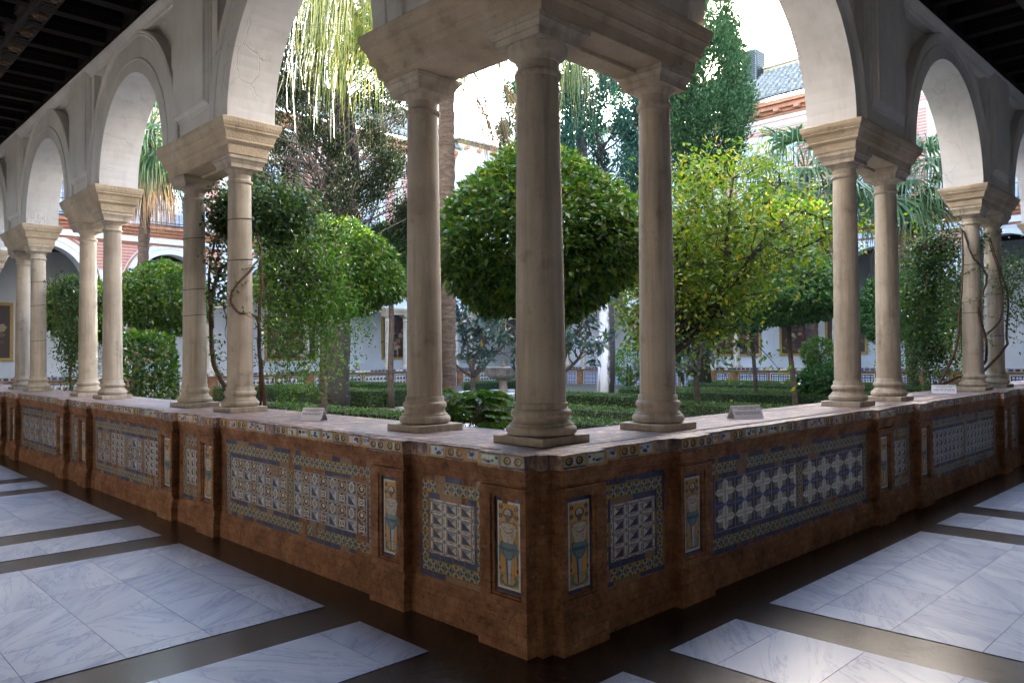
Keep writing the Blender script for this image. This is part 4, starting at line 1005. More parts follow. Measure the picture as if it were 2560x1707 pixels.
hedge('tall clipped hedge at the back left of the garden', 13.0, 17.2, 13.6, 23.6, .50, seed=72)
hedge('clipped hedge in front of the fountain pool', 10.1, 10.2, 10.7, 12.6, .42, seed=73)
hedge('clipped hedge behind the fountain', 16.4, 18.8, 19.6, 19.3, .45, seed=74)
hedge('short hedge beside the whitewashed trunk', 15.6, 10.9, 16.8, 11.5, .45, seed=75)
hedge('narrow hedge under the wires of the first left-hand pair of columns', 8.6, 22.6, 12.2, 23.1, .45, L_HEDGEY, 76)
hedge('low hedge near the left parapet behind the trailing vine', 2.6, 10.6, 5.0, 11.1, .40, seed=77)
def bush(label, c, rx, rz, n, leaf, mat, seed, name='clipped_bush', cat='bush', flat=1.0, box=False):
    rng = np.random.default_rng(seed); root = wtree(name, label, cat, (c[0], c[1], GZ)); c = np.array(c); d = unit(rng.normal(size=(n, 3)))
    if box: d = d/np.max(np.abs(d), axis=1, keepdims=True)**.75
    f = (1-np.abs(rng.normal(size=(n, 1)))*.16)*(1+.09*wob(d, 2.5, seed)[:, None]); P = c+d*f*np.array([rx, rx, rz])
    leaf_obj('foliage', leaves(P, d*.6+rng.normal(size=(n, 3))*.7, leaf, leaf*.5, rng=rng), mat, root)
    m = MB(); branch(m, (c[0], c[1], GZ-.05), (c[0], c[1], c[2]), .04, .03, .03); branch(m, (c[0]+.06, c[1], GZ-.05), (c[0]+rx*.3, c[1], c[2]), .03, .02, .05); m.build('stems', M_BARKD, root, smooth=True, recalc=False)
bush('dense glossy bush clipped square, between the left column pairs', (2.35, 11.9, 1.35), .52, .72, 3000, .10, L_ORANGE, 81, box=True)
bush('round topiary bush left of the first right-hand pair of columns', (16.7, 5.95, 1.55), .46, .42, 1800, .07, L_FERN, 82)
bush('spreading pale bush under the round topiary', (15.8, 5.5, .85), .55, .42, 1800, .13, L_FAR, 83)
bush('round bush behind the right corner column', (18.9, 13.6, 1.2), .48, .66, 1800, .08, L_FERN, 84)
def plant():
    rng = np.random.default_rng(86); rg = random.Random(86); b = Vector((2.15, 3.02, GZ)); root = wtree('leafy_shrub', 'small bright green shrub with drooping leaflets, between the left and corner columns', 'shrub', b); P = []; D = []; m = MB()
    for k in range(46):
        a = rg.uniform(0, 6.28); e = b+Vector((math.cos(a)*rg.uniform(.04, .3), math.sin(a)*rg.uniform(.04, .3), rg.uniform(.65, 1.12))); pp = branch(m, b+Vector((rg.uniform(-.1, .1), rg.uniform(-.1, .1), 0)), e, .008, .004, .08, 5, rg, 5)
        for q in range(5):
            aa = a+rg.uniform(-1.5, 1.5); d = np.array([math.cos(aa), math.sin(aa), -.1]); st = np.array(pp[-1])
            for j in range(6):
                for sg in (-1, 1):
                    P.append(st+d*.035*j); D.append(d*.7+sg*np.array([-d[1], d[0], 0])+np.array([0, 0, -.45]))
    leaf_obj('foliage', leaves(np.array(P), np.array(D), .11, .034, rng=rng), L_FERN, root); m.build('stems', M_VINE, root, smooth=True, recalc=False)
plant()
def grassy():
    rng = np.random.default_rng(87); b = Vector((6.0, 2.05, GZ)); root = wtree('strap_leaf_plant', 'tuft of pale strap leaves behind the right parapet, near the right corner column', 'plant', b); V = []
    for k in range(16):
        a = rng.uniform(0, 6.28); d = np.array([math.cos(a), math.sin(a), 0]); s = np.array([-d[1], d[0], 0])*.012; p = np.array(b); L = rng.uniform(.6, .95)
        Q = [p, p+d*.08+np.array([0, 0, L*.5]), p+d*.3*L+np.array([0, 0, L*.88]), p+d*.55*L+np.array([0, 0, L*.92])]
        for i in range(3): w0, w1 = (1, 1.2, .8, .1)[i], (1, 1.2, .8, .1)[i+1]; V.append([Q[i]-s*w0, Q[i]+s*w0, Q[i+1]+s*w1, Q[i+1]-s*w1])
    leaf_obj('blades', np.array(V).reshape(-1, 3), L_STRAP, root)
L_STRAP = leaf_mat('pale_strap_leaf', [(0, (.25, .30, .16)), (1, (.50, .52, .38))], .3)
grassy()

# ------------------------------------------------------------------ vines on the columns
def vine(label, base, stems, masses, seed, sprays=(), lm=L_VINE, leaf=.06):
    """stems: polylines with radius; masses: (centre, radii, count, leaf); sprays: hanging twigs"""
    rng = np.random.default_rng(seed); rg = random.Random(seed); root = wtree('climbing_vine', label, 'vine', base, 'vines trained on the columns'); m = MB()
    for pts, r in stems:
        P_ = [Vector(p) for p in pts]; sm = []
        for i in range(len(P_)-1):
            a = P_[max(i-1, 0)]; b, c_ = P_[i], P_[i+1]; d = P_[min(i+2, len(P_)-1)]
            for k in range(6):
                t = k/6; sm.append(.5*((2*b)+(c_-a)*t+(2*a-5*b+4*c_-d)*t*t+(3*b-a-3*c_+d)*t**3)+Vector((rg.uniform(-1, 1), rg.uniform(-1, 1), rg.uniform(-1, 1)))*r*.25)
        sm.append(P_[-1]); m.tube(sm, [r*(1-.5*i/len(sm)) for i in range(len(sm))], 7)
    P = []; D = []; P2 = []; D2 = []
    for pts, r in stems:      # side shoots with a few leaves
        for q in pts[2:]:
            for k in range(2):
                e = Vector(q)+Vector((rg.gauss(0, 1), rg.gauss(0, 1), rg.gauss(.3, .8)))*.16; tw = branch(m, q, e, .004, .0015, .2, 4, rg, 4)
                for t in tw[1:]:
                    for _ in range(2): P2.append(np.array(t)+rng.normal(size=3)*.02); D2.append(rng.normal(size=3)+np.array([0, 0, -.4]))
    for c, rad, n, lf in masses:
        n = int(n*2.6)
        d = unit(rng.normal(size=(n, 3))); f = np.abs(rng.normal(.7, .28, (n, 1))); q = np.array(c)+d*f*np.array(rad); keep = wob(q, 4.5, seed) > -.35; q = q[keep]
        P.append(q); D.append(rng.normal(size=q.shape)+np.array([0, 0, -.5]))
        for k in range(int(n/220)): e = np.array(c)+unit(rng.normal(size=(1, 3)))[0]*np.array(rad)*.9; branch(m, c, e, .008, .002, .25, 5, rg, 4)
    for (a, b, n, sway) in sprays:
        for k in range(n):
            s0 = np.array(a)+rng.uniform(-1, 1, 3)*np.array(sway); e = np.array(b)+rng.uniform(-1, 1, 3)*np.array(sway)*1.3
            pp = branch(m, s0, e, .004, .0015, .12, 7, rg, 3)
            for p in pp[1:]:
                for j in range(20): P2.append(np.array(p)+rng.normal(size=3)*.085); D2.append(rng.normal(size=3)+np.array([0, 0, -.4]))
    if P: leaf_obj('foliage', leaves(np.vstack(P), np.vstack(D), leaf, leaf*.5, rng=rng), lm, root)
    if P2: leaf_obj('hanging_foliage', leaves(np.array(P2), np.array(D2), leaf*.8, leaf*.32, rng=rng), L_FERN, root)
    m.build('stem', M_VINE, root, smooth=True, recalc=False)
def onto(key): o = column_at[key]; return o.location.x, o.location.y
x1, y1 = onto(('L', 1)); x2, y2 = onto(('L', 2))
vine('large climbing vine around the first left-hand pair, dark at the top with feathery green trails', (x1+.35, y1+.1, GZ),
     [([(x1+.5, y1+.3, GZ), (x1+.3, y1+.15, .9), (x1+.2, y1-.02, 1.5), (x1+.16, y1-.05, 1.95), (x1-.10, y1-.15, 2.02), (x1-.15, y1-.14, 2.2), (x1+.05, y1-.17, 2.45), (x1+.2, y1-.05, 2.6), (x1+.2, y1+.02, 2.75)], .018),
      ([(x1+.4, y1+.1, GZ), (x1+.25, y1+.02, 1.3), (x1+.2, y1+.0, 1.8), (x1+.24, y1+.02, 2.4), (x1+.22, y1+.05, 2.8)], .024),
      ([(x2+.6, y2-.2, GZ), (x2+.3, y2-.25, 1.1), (x2+.18, y2-.1, 1.5), (x2+.17, y2-.02, 2.0), (x2+.2, y2-.15, 2.5), (x2+.4, y2-.4, 2.7), (x1+.3, y1+.35, 2.85)], .032),
      ([(x2+.18, y2-.05, 1.9), (x2+.16, y2, 2.5), (x2+.22, y2-.1, 3.0)], .02)],
     [((x1+.62, y1+.35, 3.1), (.42, .5, .36), 1500, .075), ((.90, 5.55, 2.95), (.20, .32, .52), 900, .07), ((.88, 5.5, 2.1), (.16, .3, .6), 300, .06), ((.95, 5.3, 3.2), (.2, .3, .25), 300, .07), ((x1+.7, y1+.3, 2.4), (.35, .45, .45), 500, .06)], 91,
     [((x1+.9, y1+.2, 2.9), (x1+1.15, y1+.3, 1.75), 26, (.40, .4, .25)), ((x1+.5, y1+.1, 2.2), (x1+.8, y1+.1, 1.3), 12, (.3, .3, .2))])
x3, y3 = onto(('R', 3)); x4, y4 = onto(('R', 4))
vine('climbing vine hanging left of the second right-hand pair, with thick stems twisted on both columns', (x3, y3+.4, GZ),
     [([(x3-.3, y3+.35, 1.1), (x3+.05, y3-.05, 1.35), (x3+.12, y3-.13, 1.5), (x3-.02, y3-.16, 1.75), (x3-.13, y3-.12, 2.05), (x3-.12, y3-.13, 2.25), (x3+.1, y3-.15, 2.5), (x3+.05, y3-.15, 2.65), (x3-.13, y3-.05, 2.85), (x3-.14, y3+.05, 3.2)], .021),
      ([(x3-.4, y3+.35, 1.06), (x3-.22, y3+.15, 1.6), (x3-.19, y3+.1, 2.1), (x3-.16, y3+.06, 2.6), (x3-.15, y3+.06, 3.2)], .020),
      ([(x4-.2, y4+.3, 1.06), (x4-.1, y4-.14, 1.6), (x4+.13, y4-.12, 1.8), (x4+.1, y4-.15, 2.4), (x4-.12, y4-.12, 2.7), (x4-.15, y4, 3.2)], .020),
      ([(x4-.3, y4+.2, 1.7), (x4-.14, y4-.1, 2.0), (x4-.12, y4-.13, 2.5), (x4-.14, y4, 3.1)], .016)],
     [((x3+.12, y3+.5, 3.0), (.40, .40, .36), 1500, .07), ((x3+.02, y3+.62, 2.25), (.38, .42, .6), 1300, .06), ((x3+.12, y3+.55, 1.5), (.38, .35, .4), 500, .06), ((x4+.6, y4+.6, 2.6), (.5, .4, .6), 900, .07), ((x4-.1, y4+.2, 3.2), (.2, .15, .2), 120, .06), ((x4+1.3, y4+.1, 2.5), (.45, .35, .75), 700, .07)], 92,
     [((x3-.1, y3+.7, 2.6), (x3-.1, y3+.8, 1.35), 14, (.35, .35, .2)), ((x4+.7, y4+.6, 2.3), (x4+.7, y4+.7, 1.25), 10, (.35, .3, .2))])
x5, y5 = onto(('L', 5))
vine('climbing vine behind the third left-hand pair of columns, at the left edge', (x5+.4, y5-.2, GZ),
     [([(x5+.5, y5-.4, GZ), (x5+.35, y5-.5, 1.3), (x5+.45, y5-.55, 1.8), (x5+.25, y5-.2, 2.3), (x5+.2, y5-.1, 2.9)], .025)],
     [((x5+.42, y5-.5, 2.75), (.32, .6, .38), 1000, .07), ((x5+.4, y5-.4, 1.95), (.25, .5, .55), 600, .06)], 93,
     [((x5+.45, y5-.4, 2.3), (x5+.5, y5-.4, 1.2), 16, (.25, .4, .2))])

# ------------------------------------------------------------------ fountain
ft = empty('stone_fountain', 'stone fountain with a wide bowl on a flared stem, left of the thick corner column', 'fountain', (15.1, 15.8, GZ))
m = MB(); m.lathe([(.30, GZ), (.29, GZ+.05), (.20, GZ+.14), (.145, GZ+.30), (.13, GZ+.5), (.15, GZ+.62), (.2, GZ+.66)], 24, 15.1, 15.8); m.build('stem', M_FOUNT, ft, angle=40, recalc=False)
m = MB(); n = 48; prof_ = [(.10, .64), (.30, .66), (.50, .74), (.60, .86), (.615, .98), (.65, 1.01), (.665, 1.05), (.60, 1.07), (.56, 1.02), (.3, .92), (0.02, .9)]
vs = []
for r, z in prof_:
    for k in range(n): a = 6.2832*k/n; rr = r*(1+.035*math.cos(a*12)*(r > .3)); vs.append((15.1+rr*math.cos(a), 15.8+rr*math.sin(a), GZ+z))
m.add(vs, [(j*n+k, j*n+(k+1) % n, (j+1)*n+(k+1) % n, (j+1)*n+k) for j in range(len(prof_)-1) for k in range(n)]); m.build('bowl', M_FOUNT, ft, angle=50, recalc=False)
m = MB(); m.lathe([(.05, GZ+.9), (.035, GZ+1.02), (.06, GZ+1.08), (.07, GZ+1.13), (.03, GZ+1.17), (.045, GZ+1.22), (.02, GZ+1.28), (.0, GZ+1.3)], 14, 15.1, 15.8, cap=False); m.build('finial', M_FOUNT, ft, angle=40, recalc=False)
m = MB(); m.lathe([(1.35, GZ), (1.42, GZ+.02), (1.42, GZ+.20), (1.46, GZ+.22), (1.46, GZ+.27), (1.18, GZ+.27), (1.18, GZ+.05)], 8, 15.1, 15.8, cap=False); m.build('pool_rim', M_TRIM, ft, recalc=False)
m = MB(); m.lathe([(1.19, GZ+.17), (.01, GZ+.17)], 8, 15.1, 15.8, cap=False); m.build('water', M_WATER, ft, recalc=False)

# ------------------------------------------------------------------ far wings of the cloister
def stripes_mat():
    m, t = nt('red_brick_bands'); g = geo(t); x = N(t, 'SeparateXYZ'); t.links.new(g.outputs['Position'], x.inputs[0])
    fr = math_(t, 'FRACT', math_(t, 'MULTIPLY', x.outputs[2], 9.0)); base = ramp(t, fr, [(.0, (.46, .17, .11)), (.62, (.52, .21, .14)), (.68, (.56, .40, .36)), (.95, (.50, .38, .34))]); base = mix(t, .5, base, ramp(t, noise(t, 6, 6, .7, pos(t)), [(.3, (.6,)*3), (.6, (1.05,)*3)]), 'MULTIPLY')
    finish(t, base, .85, fr, .4, .01); return m
M_BANDS = stripes_mat()
def roof_mat():
    m, t = nt('lichened_roof_tile'); p = pos(t); a = noise(t, 7, 7, .7, p)
    finish(t, ramp(t, a, [(.3, (.07, .08, .07)), (.5, (.20, .19, .17)), (.62, (.33, .24, .18)), (.75, (.44, .42, .38))]), .85, noise(t, 30, 5, .7, p), .6, .02); return m
M_ROOF = roof_mat()
FZ = -.08          # far floors lie a little lower
def wing(T, label, first, nb, side, full):
    root = empty('cloister_wing', label, 'building', T(13, 2.5, 0), 'far wings of the cloister'); B = 4.2; zs, r = 4.18, 1.28
    S0, S1 = -6.0, 33.0
    def part(name, mb, mat, parent=root, **k): return mb.build(name, mat, parent, recalc=False, **k)
    wall = MB(); ring = MB(); red = MB(); bands = MB(); NS = 24
    cen = [first+B*i for i in range(nb)]
    edges = [S0]+[c+s*r for c in cen for s in (-1, 1)]+[S1]
    for i in range(0, len(edges), 2): wall.box((edges[i], 0, zs-.35), (edges[i+1], .5, 6.0), T)
    for c in cen:
        for k in range(NS):
            a0, a1 = math.pi*k/NS, math.pi*(k+1)/NS; P = lambda a, d, rr=r: (c-rr*math.cos(a), d, zs+rr*math.sin(a))
            for d in (0, .5): wall.quad(T(*P(a0, d)), T(*P(a1, d)), T(P(a1, d)[0], d, 6.0), T(P(a0, d)[0], d, 6.0))
            wall.quad(T(*P(a0, 0)), T(*P(a1, 0)), T(*P(a1, .5)), T(*P(a0, .5)))
            for (r0, r1, d, mb) in ((r, r+.20, -.03, ring), (r+.20, r+.40, -.05, ring), (r+.40, r+.46, -.07, red)):
                mb.quad(T(*P(a0, d, r0)), T(*P(a1, d, r0)), T(*P(a1, d, r1)), T(*P(a0, d, r1))); mb.quad(T(*P(a0, d, r1)), T(*P(a1, d, r1)), T(*P(a1, .0, r1)), T(*P(a0, .0, r1)))
                mb.quad(T(*P(a0, d, r0)), T(*P(a1, d, r0)), T(*P(a1, .0, r0)), T(*P(a0, .0, r0)))
        pc = c+B/2
        for sg in (-1, 1):   # red spandrels either side of each pier strip
            x0 = pc+sg*.16; n = 12; pts = [(x0, zs+.55)]
            for k in range(n+1):
                z = zs+.55+(5.72-zs-.55)*k/n; rr = r+.50; dz = z-zs; dx = math.sqrt(max(0, rr*rr-dz*dz)) if dz < rr else 0
                pts.append((pc-sg*0+sg*(B/2-dx), z)) if dz < rr else None
            top = [(pc+sg*(B/2-.25), 5.72), (x0, 5.72)]
            vs = [T(a, -.015, z) for a, z in pts+top]; bands.add(vs, [tuple(range(len(vs)))])
    part('ground_wall', wall, M_TRIM); part('arch_surround', ring, M_TRIM); part('red_arch_line', red, M_RED); part('brick_spandrel', bands, M_BANDS)
    m = MB()
    for z0, z1, d in ((5.72, 5.80, -.06), (6.0, 6.08, -.10), (6.08, 6.18, -.16), (6.18, 6.30, -.24), (6.30, 6.42, -.34)): m.box((S0, d, z0), (S1, .3, z1-.002), T)
    part('storey_cornice', m, M_RED)
    m = MB(); m.box((S0, -.12, 5.80), (S1, .3, 5.998), T); m.box((S0, -.30, 6.42), (S1, .3, 6.47), T); part('white_fascia', m, M_TRIM)
    # upper floor: window bays between red brick panels
    up = MB()
    ws = 1.7; z0, z1 = 6.47, 11.1; wt = 9.55
    ed = [S0]+[c+s*ws/2 for c in cen for s in (-1, 1)]+[S1]
    for i in range(0, len(ed), 2): up.box((ed[i], 0, z0), (ed[i+1], .4, z1), T)
    for c in cen: up.box((c-ws/2, 0, wt), (c+ws/2, .4, z1), T)
    part('upper_wall', up, M_TRIM)
    bp_ = MB(); cr = MB()
    for c in cen:
        pc = c+B/2; bp_.box((pc-.78, -.015, 7.0), (pc-.22, .0, 10.25), T); bp_.box((pc+.22, -.015, 7.0), (pc+.78, .0, 10.25), T)
        bp_.box((pc-.78, -.015, 6.55), (pc+.78, .0, 6.9), T); cr.box((pc-.17, -.03, 6.5), (pc+.17, 0, 10.3), T)
        for q in (-1, 1):   # cream shouldered window surround
            cr.box((c+q*(ws/2+.02)-.0, -.05, 6.5), (c+q*(ws/2+.15), 0, wt+.12), T); cr.box((c+q*(ws/2+.15), -.045, wt-.35), (c+q*(ws/2+.33), 0, wt+.05), T)
        cr.box((c-ws/2-.02, -.05, wt), (c+ws/2+.02, 0, wt+.14), T); cr.box((c-.5, -.06, wt+.26), (c+.5, 0, wt+.52), T); cr.box((c-.22, -.08, wt+.14), (c+.22, 0, wt+.66), T); cr.box((c-ws/2-.3, -.07, wt+.60), (c+ws/2+.3, 0, wt+.68), T)
    bp_.box((S0, -.015, 10.4), (S1, 0, 10.62), T); bp_.box((S0, -.015, 10.86), (S1, 0, 10.94), T); cr.box((S0, -.04, 10.66), (S1, 0, 10.82), T)
    part('brick_panel', bp_, M_BANDS); part('window_surround', cr, M_CREAM)
    for i, c in enumerate(cen):
        m = MB(); m.box((c-ws/2, .12, z0), (c+ws/2, .16, wt), T); w_ = part('window', m, M_GLASS)
        f = MB()
        for q in (-.5, -.02, .46): f.box((c+q*ws, .07, z0), (c+(q+.04)*ws, .12, wt), T)
        for z in (7.3, 8.3, 9.1): f.box((c-ws/2, .07, z), (c+ws/2, .12, z+.05), T)
        f.build('sash', M_TRIM, w_, recalc=False)
        gr = MB(); zg = 9.4 if full else 7.6
        k = 12
        for j in range(k+1): x = c-.95+1.9*j/k; gr.box((x-.010, -.36, z0+.02), (x+.010, -.34, zg if (full and j % 4 == 0) else 7.6), T)
        for z in (z0+.06, 7.0, 7.58)+((8.3, 9.0) if full else ()): gr.box((c-.96, -.365, z), (c+.96, -.335, z+.03), T)
        for x in (c-.95, c+.93): gr.box((x, -.36, z0+.06), (x+.02, 0, z0+.09), T); gr.box((x, -.36, 7.58), (x+.02, 0, 7.61), T); gr.box((x, -.36, zg-.04), (x+.02, 0, zg), T)
        gr.box((c-.98, -.38, z0-.03), (c+.98, 0, z0+.01), T)
        part('window_grille', gr, M_IRON)
    m = MB()
    for a, b, d in ((11.10, 11.20, -.06), (11.20, 11.32, -.14), (11.32, 11.48, -.32), (11.48, 11.64, -.46)): m.box((S0, d, a), (S1, .4, b-.002), T)
    x = S0
    while x < S1: m.box((x, -.40, 11.20), (x+.22, -.10, 11.32), T); x += .85
    part('roof_cornice', m, M_RED)
    # pantile roof: rows of half-round tiles
    S1u = 22.7 if full else 18.4
    rf = MB(); x = S0; e0, e1 = (-.72, 11.70), (1.5, 13.55)
    rf.quad(T(S0, e0[0]+.05, e0[1]-.02), T(S1u, e0[0]+.05, e0[1]-.02), T(S1u, e1[0], e1[1]-.02), T(S0, e1[0], e1[1]-.02))
    rows_ = 9
    while x < S1u:
        for k in range(rows_):
            f0, f1 = k/rows_, (k+1.12)/rows_; y0, y1 = e0[0]+(e1[0]-e0[0])*f0, e0[0]+(e1[0]-e0[0])*f1; h0, h1 = e0[1]+(e1[1]-e0[1])*f0+.035, e0[1]+(e1[1]-e0[1])*f1
            jx = random.uniform(-.012, .012); vs = []
            for (yy, hh, rr) in ((y0, h0, .115), (y1, h1, .095)):
                for q in range(6): a = math.pi*q/5; vs.append(T(x+jx+rr*math.cos(a), yy, hh+rr*math.sin(a)))
            rf.add(vs, [(q, q+1, q+7, q+6) for q in range(5)]+[(0, 1, 2, 3, 4, 5)])
        x += .26
    part('tile_roof', rf, M_ROOF)
    m = MB(); m.box((S0, 1.5, 12.9), (S1u, 1.9, 13.72), T); m.box((S0, 1.4, 13.72), (S1u, 2.0, 13.80), T); x = S0
    while x < S1u: m.box((x, 1.44, 13.5), (x+.3, 1.5, 13.72), T); x += 2.2
    part('parapet_ridge', m, M_CREAM)
    # gallery behind the arches
    m = MB(); m.box((S0, 4.0, FZ), (S1, 4.3, 6), T); part('gallery_wall', m, M_WALLW)
    m = MB(); m.box((S0, .5, 5.7), (S1, 4.0, 5.9), T); part('gallery_ceiling', m, M_WOOD)
    m = MB(); m.box((S0, .0, FZ-.3), (S1, 4.0, FZ), T); part('gallery_floor', m, M_DARK)
    return root, cen, B
TN = lambda s, d, z: (s, 27+d, z)
TE = lambda s, d, z: (27+d, s, z)
for T, lab, first, nm in ((TN, 'far red and white cloister wing on the left, with tall window grilles', .4, 'left'), (TE, 'far red and white cloister wing on the right, with a tiled roof above', 0.0, 'right')):
    root, cen, B = wing(T, lab, first, 7, nm, nm == 'left')
    # its parapet with tiles, and paired columns
    pw = empty('tiled_parapet', 'distant parapet with blue and white tiles along the far %s arcade' % nm, 'parapet', T(13, 0, 0)); z1 = 1.0
    m = MB(); m.box((-2, -.02, FZ-.1), (27, .5, z1-.17), T); m.box((-2, -.08, z1-.17), (27, .55, z1-.11), T); m.build('pedestal_wall', M_TERRA, pw, recalc=False)
    m = MB(); rg = random.Random(3); x = -2
    m.box((-2, -.10, z1-.11), (27, .6, z1), T, CREAM)
    while x < 27: m.box((x+.02, -.104, z1-.095), (x+.16, -.10, z1-.015), T, rg.choice((BLUE, NAVY, WHITE, BLUE))); m.box((x, -.08, z1), (x+.13, .5, z1+.004), T, rg.choice((BLUE, WHITE, CREAM, GREY, NAVY))); x += .2
    m.build('tile_edging', M_TILE, pw, recalc=False)
    for c in cen:
        for (a0, a1) in ((c-1.35, c-.05), (c+.05, c+1.35), (c+B/2-.32, c+B/2+.32)):
            if a1 > 27: continue
            m = MB(); m.box((a0, -.028, .12), (a1, -.02, z1-.2), T, WHITE if rg.random() < .5 else CREAM); q = .035; m.box((a0+q, -.032, .16), (a1-q, -.028, z1-.24), T, NAVY)
            k = max(2, int((a1-a0)/.2)); wv = (a1-a0-.12)/k
            for i in range(k):
                for j in range(3):
                    x0, b0 = a0+.06+i*wv, .19+j*.185; m.box((x0, -.036, b0), (x0+wv*.88, -.032, b0+.165), T, WHITE)
                    if nm == 'left': m.box((x0+wv*.3, -.039, b0), (x0+wv*.88, -.036, b0+.085), T, NAVY); m.box((x0+wv*.35, -.042, b0+.03), (x0+wv*.6, -.039, b0+.12), T, OCHRE)
                    else: m.box((x0+wv*.34, -.039, b0), (x0+wv*.54, -.036, b0+.165), T, BLUE); m.box((x0, -.042, b0+.06), (x0+wv*.88, -.039, b0+.10), T, BLUE)
            m.build('tile_panel', M_TILE, pw, recalc=False)
        for q in (-1, 1): m = MB(); m.box((c+B/2+q*.52-.17, -.06, FZ-.1), (c+B/2+q*.52+.17, -.02, z1-.17), T); m.build('pilaster', M_TERRA, pw, recalc=False)
    far = None
    for c in cen:
        for q in (-.52, .52):
            s = c+B/2+q
            if s > 26.9: continue
            lab = 'small distant column of the far %s arcade, one of many alike in pairs' % nm
            loc = T(s, .25, z1)
            if far is None:
                far = empty('stone_column', lab, 'column', loc, 'columns of the far %s arcade' % nm); far['_local'] = 1
                m = MB(); m.box((-.19, -.19, 0), (.19, .19, .06)); m.lathe([(.17, .06), (.185, .09), (.17, .13), (.14, .15), (.15, .19), (.13, .22)], 20); m.build('base_moulding', M_STONE, far, recalc=False)
                m = MB(); m.lathe([(.125, .22), (.12, 1.2), (.108, 2.2), (.125, 2.23), (.125, 2.26), (.108, 2.28)], 20); m.build('shaft', M_STONE, far, angle=40, recalc=False)
                m = MB(); m.lathe([(.108, 2.28), (.11, 2.36), (.16, 2.43), (.17, 2.45)], 20); m.box((-.19, -.19, 2.45), (.19, .19, 2.53)); m.build('capital', M_STONE, far, recalc=False)
            else: copy_thing(far, loc, lab)
    for c in cen:
        pc = c+B/2; m = MB()
        for h0, h1, e in ((3.53, 3.66, .22), (3.66, 3.74, .27), (3.74, 3.84, .30)): m.box((pc-.52-e, .25-e, h0), (pc+.52+e, .25+e, h1-.002), T)
        m.build('impost', M_IMP, root, recalc=False)

# ------------------------------------------------------------------ paintings on the far gallery walls
def painting(T, s0, s1, z0, z1, label, seed):
    rg = random.Random(seed); o = empty('framed_painting', label, 'painting', T((s0+s1)/2, 3.97, z0), 'paintings on the far gallery walls'); f = .11; m = MB()
    for a, b, c, d in ((s0, s1, z0, z0+f), (s0, s1, z1-f, z1), (s0, s0+f, z0+f, z1-f), (s1-f, s1, z0+f, z1-f)): m.box((a, 3.93, c), (b, 3.99, d), T)
    m.build('frame', M_PAINTING_FRAME, o, recalc=False)
    m = MB(); m.box((s0+f, 3.955, z0+f), (s1-f, 3.985, z1-f), T, (.045, .025, .018)); w, h = s1-s0-2*f, z1-z0-2*f
    for k in range(46):
        x, y = s0+f+w*rg.uniform(.12, .88), z0+f+h*min(.9, abs(rg.gauss(.38, .22))+.06); rx, ry = w*rg.uniform(.03, .11), h*rg.uniform(.03, .11); col = rg.choice(((.30, .17, .09), (.20, .05, .03), (.38, .28, .18), (.10, .05, .03), (.08, .06, .07), (.16, .10, .05), (.45, .36, .26)))
        p = [(x+rx*rg.uniform(.5, 1.2)*math.cos(q*.785), y+ry*rg.uniform(.5, 1.2)*math.sin(q*.785)) for q in range(8)]
        p = [(min(max(a, s0+f+.01), s1-f-.01), min(max(b, z0+f+.01), z1-f-.01)) for a, b in p]; m.add([T(a, 3.9545-.0006*k, b) for a, b in p], [tuple(range(8))], col)
    m.build('canvas', M_CANVAS, o, recalc=False)
mc, tc = nt('painted_canvas'); finish(tc, N(tc, 'Attribute', attribute_name='Col').outputs[0], .45); M_CANVAS = mc
painting(TN, 21.1, 23.6, 1.45, 3.9, 'large gilt-framed dark painting on the far wall, left of the left corner column', 1)
painting(TN, 14.6, 17.3, 1.45, 3.6, 'gilt-framed painting half hidden behind the trailing vine on the left', 2)
painting(TN, 1.9, 4.6, 1.55, 3.7, 'large painting of a crowd of figures at the extreme left edge', 3)
painting(TN, 8.2, 10.2, 1.5, 3.4, 'dark painting behind the leaves of the first left-hand pair of columns', 4)
painting(TE, 12.4, 14.1, 1.45, 3.4, 'dark painting with a pale figure, right of the slim orange tree trunk', 5)
painting(TE, 10.2, 12.0, 1.5, 3.4, 'dark painting behind the round topiary bush on the right', 6)
painting(TE, 15.0, 18.6, 1.45, 3.3, 'wide gilt-framed painting behind the loquat on the right', 7)
painting(TE, 5.9, 7.8, 1.5, 3.3, 'dark painting glimpsed between the first right-hand pair of columns', 8)

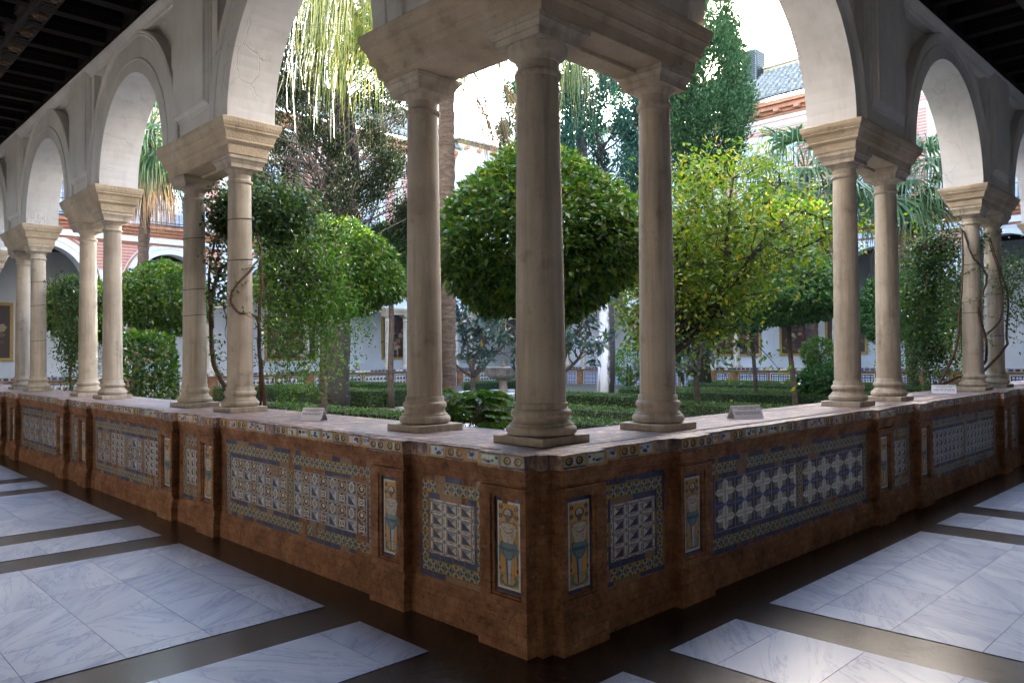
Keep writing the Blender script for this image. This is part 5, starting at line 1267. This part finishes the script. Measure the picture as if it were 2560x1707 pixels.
# ------------------------------------------------------------------ people in the far gallery
def person(label, loc, face, cloth, hair=M_HAIR, seated=True, bag=False):
    o = empty('person', label, 'person', loc, None, face); o['_local'] = 1
    me = bpy.data.meshes.new('body'); k = .45 if seated else .92
    J = [(0, 0, k), (0, .01, k+.22), (0, 0, k+.44), (0, 0, k+.54), (0, -.02, k+.66),
         (.17, 0, k+.42), (.25, -.03, k+.16), (.20, -.22, k+.03), (-.17, 0, k+.42), (-.25, -.03, k+.16), (-.20, -.22, k+.03)]
    rad = [.16, .15, .14, .055, .10, .075, .05, .04, .075, .05, .04]; E_ = [(0, 1), (1, 2), (2, 3), (3, 4), (2, 5), (5, 6), (6, 7), (2, 8), (8, 9), (9, 10)]
    legs = [(.10, -.05, k-.04), (.12, -.42, k), (.12, -.42, .08), (.12, -.55, .04)] if seated else [(.10, 0, k-.06), (.11, -.02, .5), (.11, .03, .09), (.11, -.12, .04)]
    for sg in (1, -1):
        b = len(J); J += [(sg*x, y, z) for x, y, z in legs]; rad += [.085, .065, .045, .035]; E_ += [(0, b), (b, b+1), (b+1, b+2), (b+2, b+3)]
    me.from_pydata(J, E_, []); me.materials.append(cloth); body = bpy.data.objects.new('body', me); C.objects.link(body); body.parent = o
    sk_ = body.modifiers.new('skin', 'SKIN'); body.modifiers.new('sub', 'SUBSURF').levels = 1; body.modifiers['sub'].render_levels = 1
    for v, r in zip(me.skin_vertices[0].data, rad): v.radius = (r, r)
    me.skin_vertices[0].data[0].use_root = True
    m = MB(); m.lathe([(.0, k+.54), (.05, k+.55), (.085, k+.62), (.095, k+.70), (.08, k+.78), (.04, k+.82), (0, k+.825)], 14, 0, -.03, cap=False); m.box((-.014, -.15, k+.65), (.014, -.115, k+.70)); m.build('face', M_SKIN, o, smooth=True, recalc=False)
    m = MB(); m.lathe([(.09, k+.66), (.104, k+.72), (.09, k+.80), (.045, k+.845), (0, k+.85)], 14, 0, .0, cap=False); m.build('hair', hair, o, smooth=True, recalc=False)
    return o
person('grey-haired person in black seated beyond the far parapet, beside the fountain', (28.0, 29.2, FZ), R(-45), M_BLACK)
person('person in dark clothes with red at the neck, seated behind the dark cypress trunk', (17.9, 28.4, FZ), R(0), M_REDC, M_BLACK)
person('person in dark clothes leaning behind the square bush on the left', (9.25, 28.5, FZ), R(0), M_BLACK, M_BLACK)

# ------------------------------------------------------------------ roofs behind, roof louvre, far white house
o = empty('roof_louvre', 'grey slatted ventilation box standing on the far right roof', 'vent', (27.9, 13.7, 12.2))
m = MB(); m.box((27.9, 13.45, 12.2), (28.7, 14.05, 14.5)); m.build('casing', M_SHADE, o, recalc=False)
m = MB()
for k in range(20): m.box((27.86, 13.48, 12.75+.085*k), (27.9, 14.02, 12.80+.085*k))
for k in range(20): m.box((27.93, 13.41, 12.75+.085*k), (28.67, 13.45, 12.80+.085*k))
m.build('slats', M_IRON, o, recalc=False)
o = empty('white_house', 'plain white upper house with a tiled eave and rafter ends, behind the palm trunk', 'house', (27, 27, 6.5))
X0, Y0, EZ = 22.6, 26.45, 12.05
m = MB(); m.box((X0, Y0, 6.5), (31, 31, EZ)); m.box((26.45, 18.5, 6.5), (31, Y0+.002, EZ)); m.build('wall', M_HOUSE, o, recalc=False)
m = MB()
def pant(p0, p1, q):
    for k in range(6):
        a_ = [Vector(p0).lerp(Vector(p1), f) for f in (k/6, (k+1.12)/6)]; vs = []
        for p, r in zip(a_, (.115, .09)):
            for w_ in range(6): an = math.pi*w_/5; vs.append((p.x+r*math.cos(an)*q[0], p.y+r*math.cos(an)*q[1], p.z+r*math.sin(an)+.02*(p is a_[0])))
        m.add(vs, [(w_, w_+1, w_+7, w_+6) for w_ in range(5)]+[(0, 1, 2, 3, 4, 5)])
x = X0-.2
while x < 31: pant((x, Y0-.35, EZ+.08), (x, Y0+2.5, EZ+.5), (1, 0)); x += .26
y = 18.4
while y < Y0: pant((26.1, y, EZ+.08), (29, y, EZ+.5), (0, 1)); y += .26
m.quad((X0-.2, Y0-.3, EZ+.05), (31, Y0-.3, EZ+.05), (31, Y0+2.5, EZ+.46), (X0-.2, Y0+2.5, EZ+.46)); m.quad((26.15, 18.4, EZ+.05), (26.15, Y0, EZ+.05), (29, Y0, EZ+.46), (29, 18.4, EZ+.46))
m.build('tile_roof', M_ROOF, o, recalc=False)
x = X0+.3
while x < 26.4: m = MB(); m.box((x, Y0-.28, EZ-.26), (x+.14, Y0, EZ-.12)); m.build('rafter_end', M_RED, o, recalc=False); x += .85
for o in bpy.data.objects:
    if '_local' in o: del o['_local']
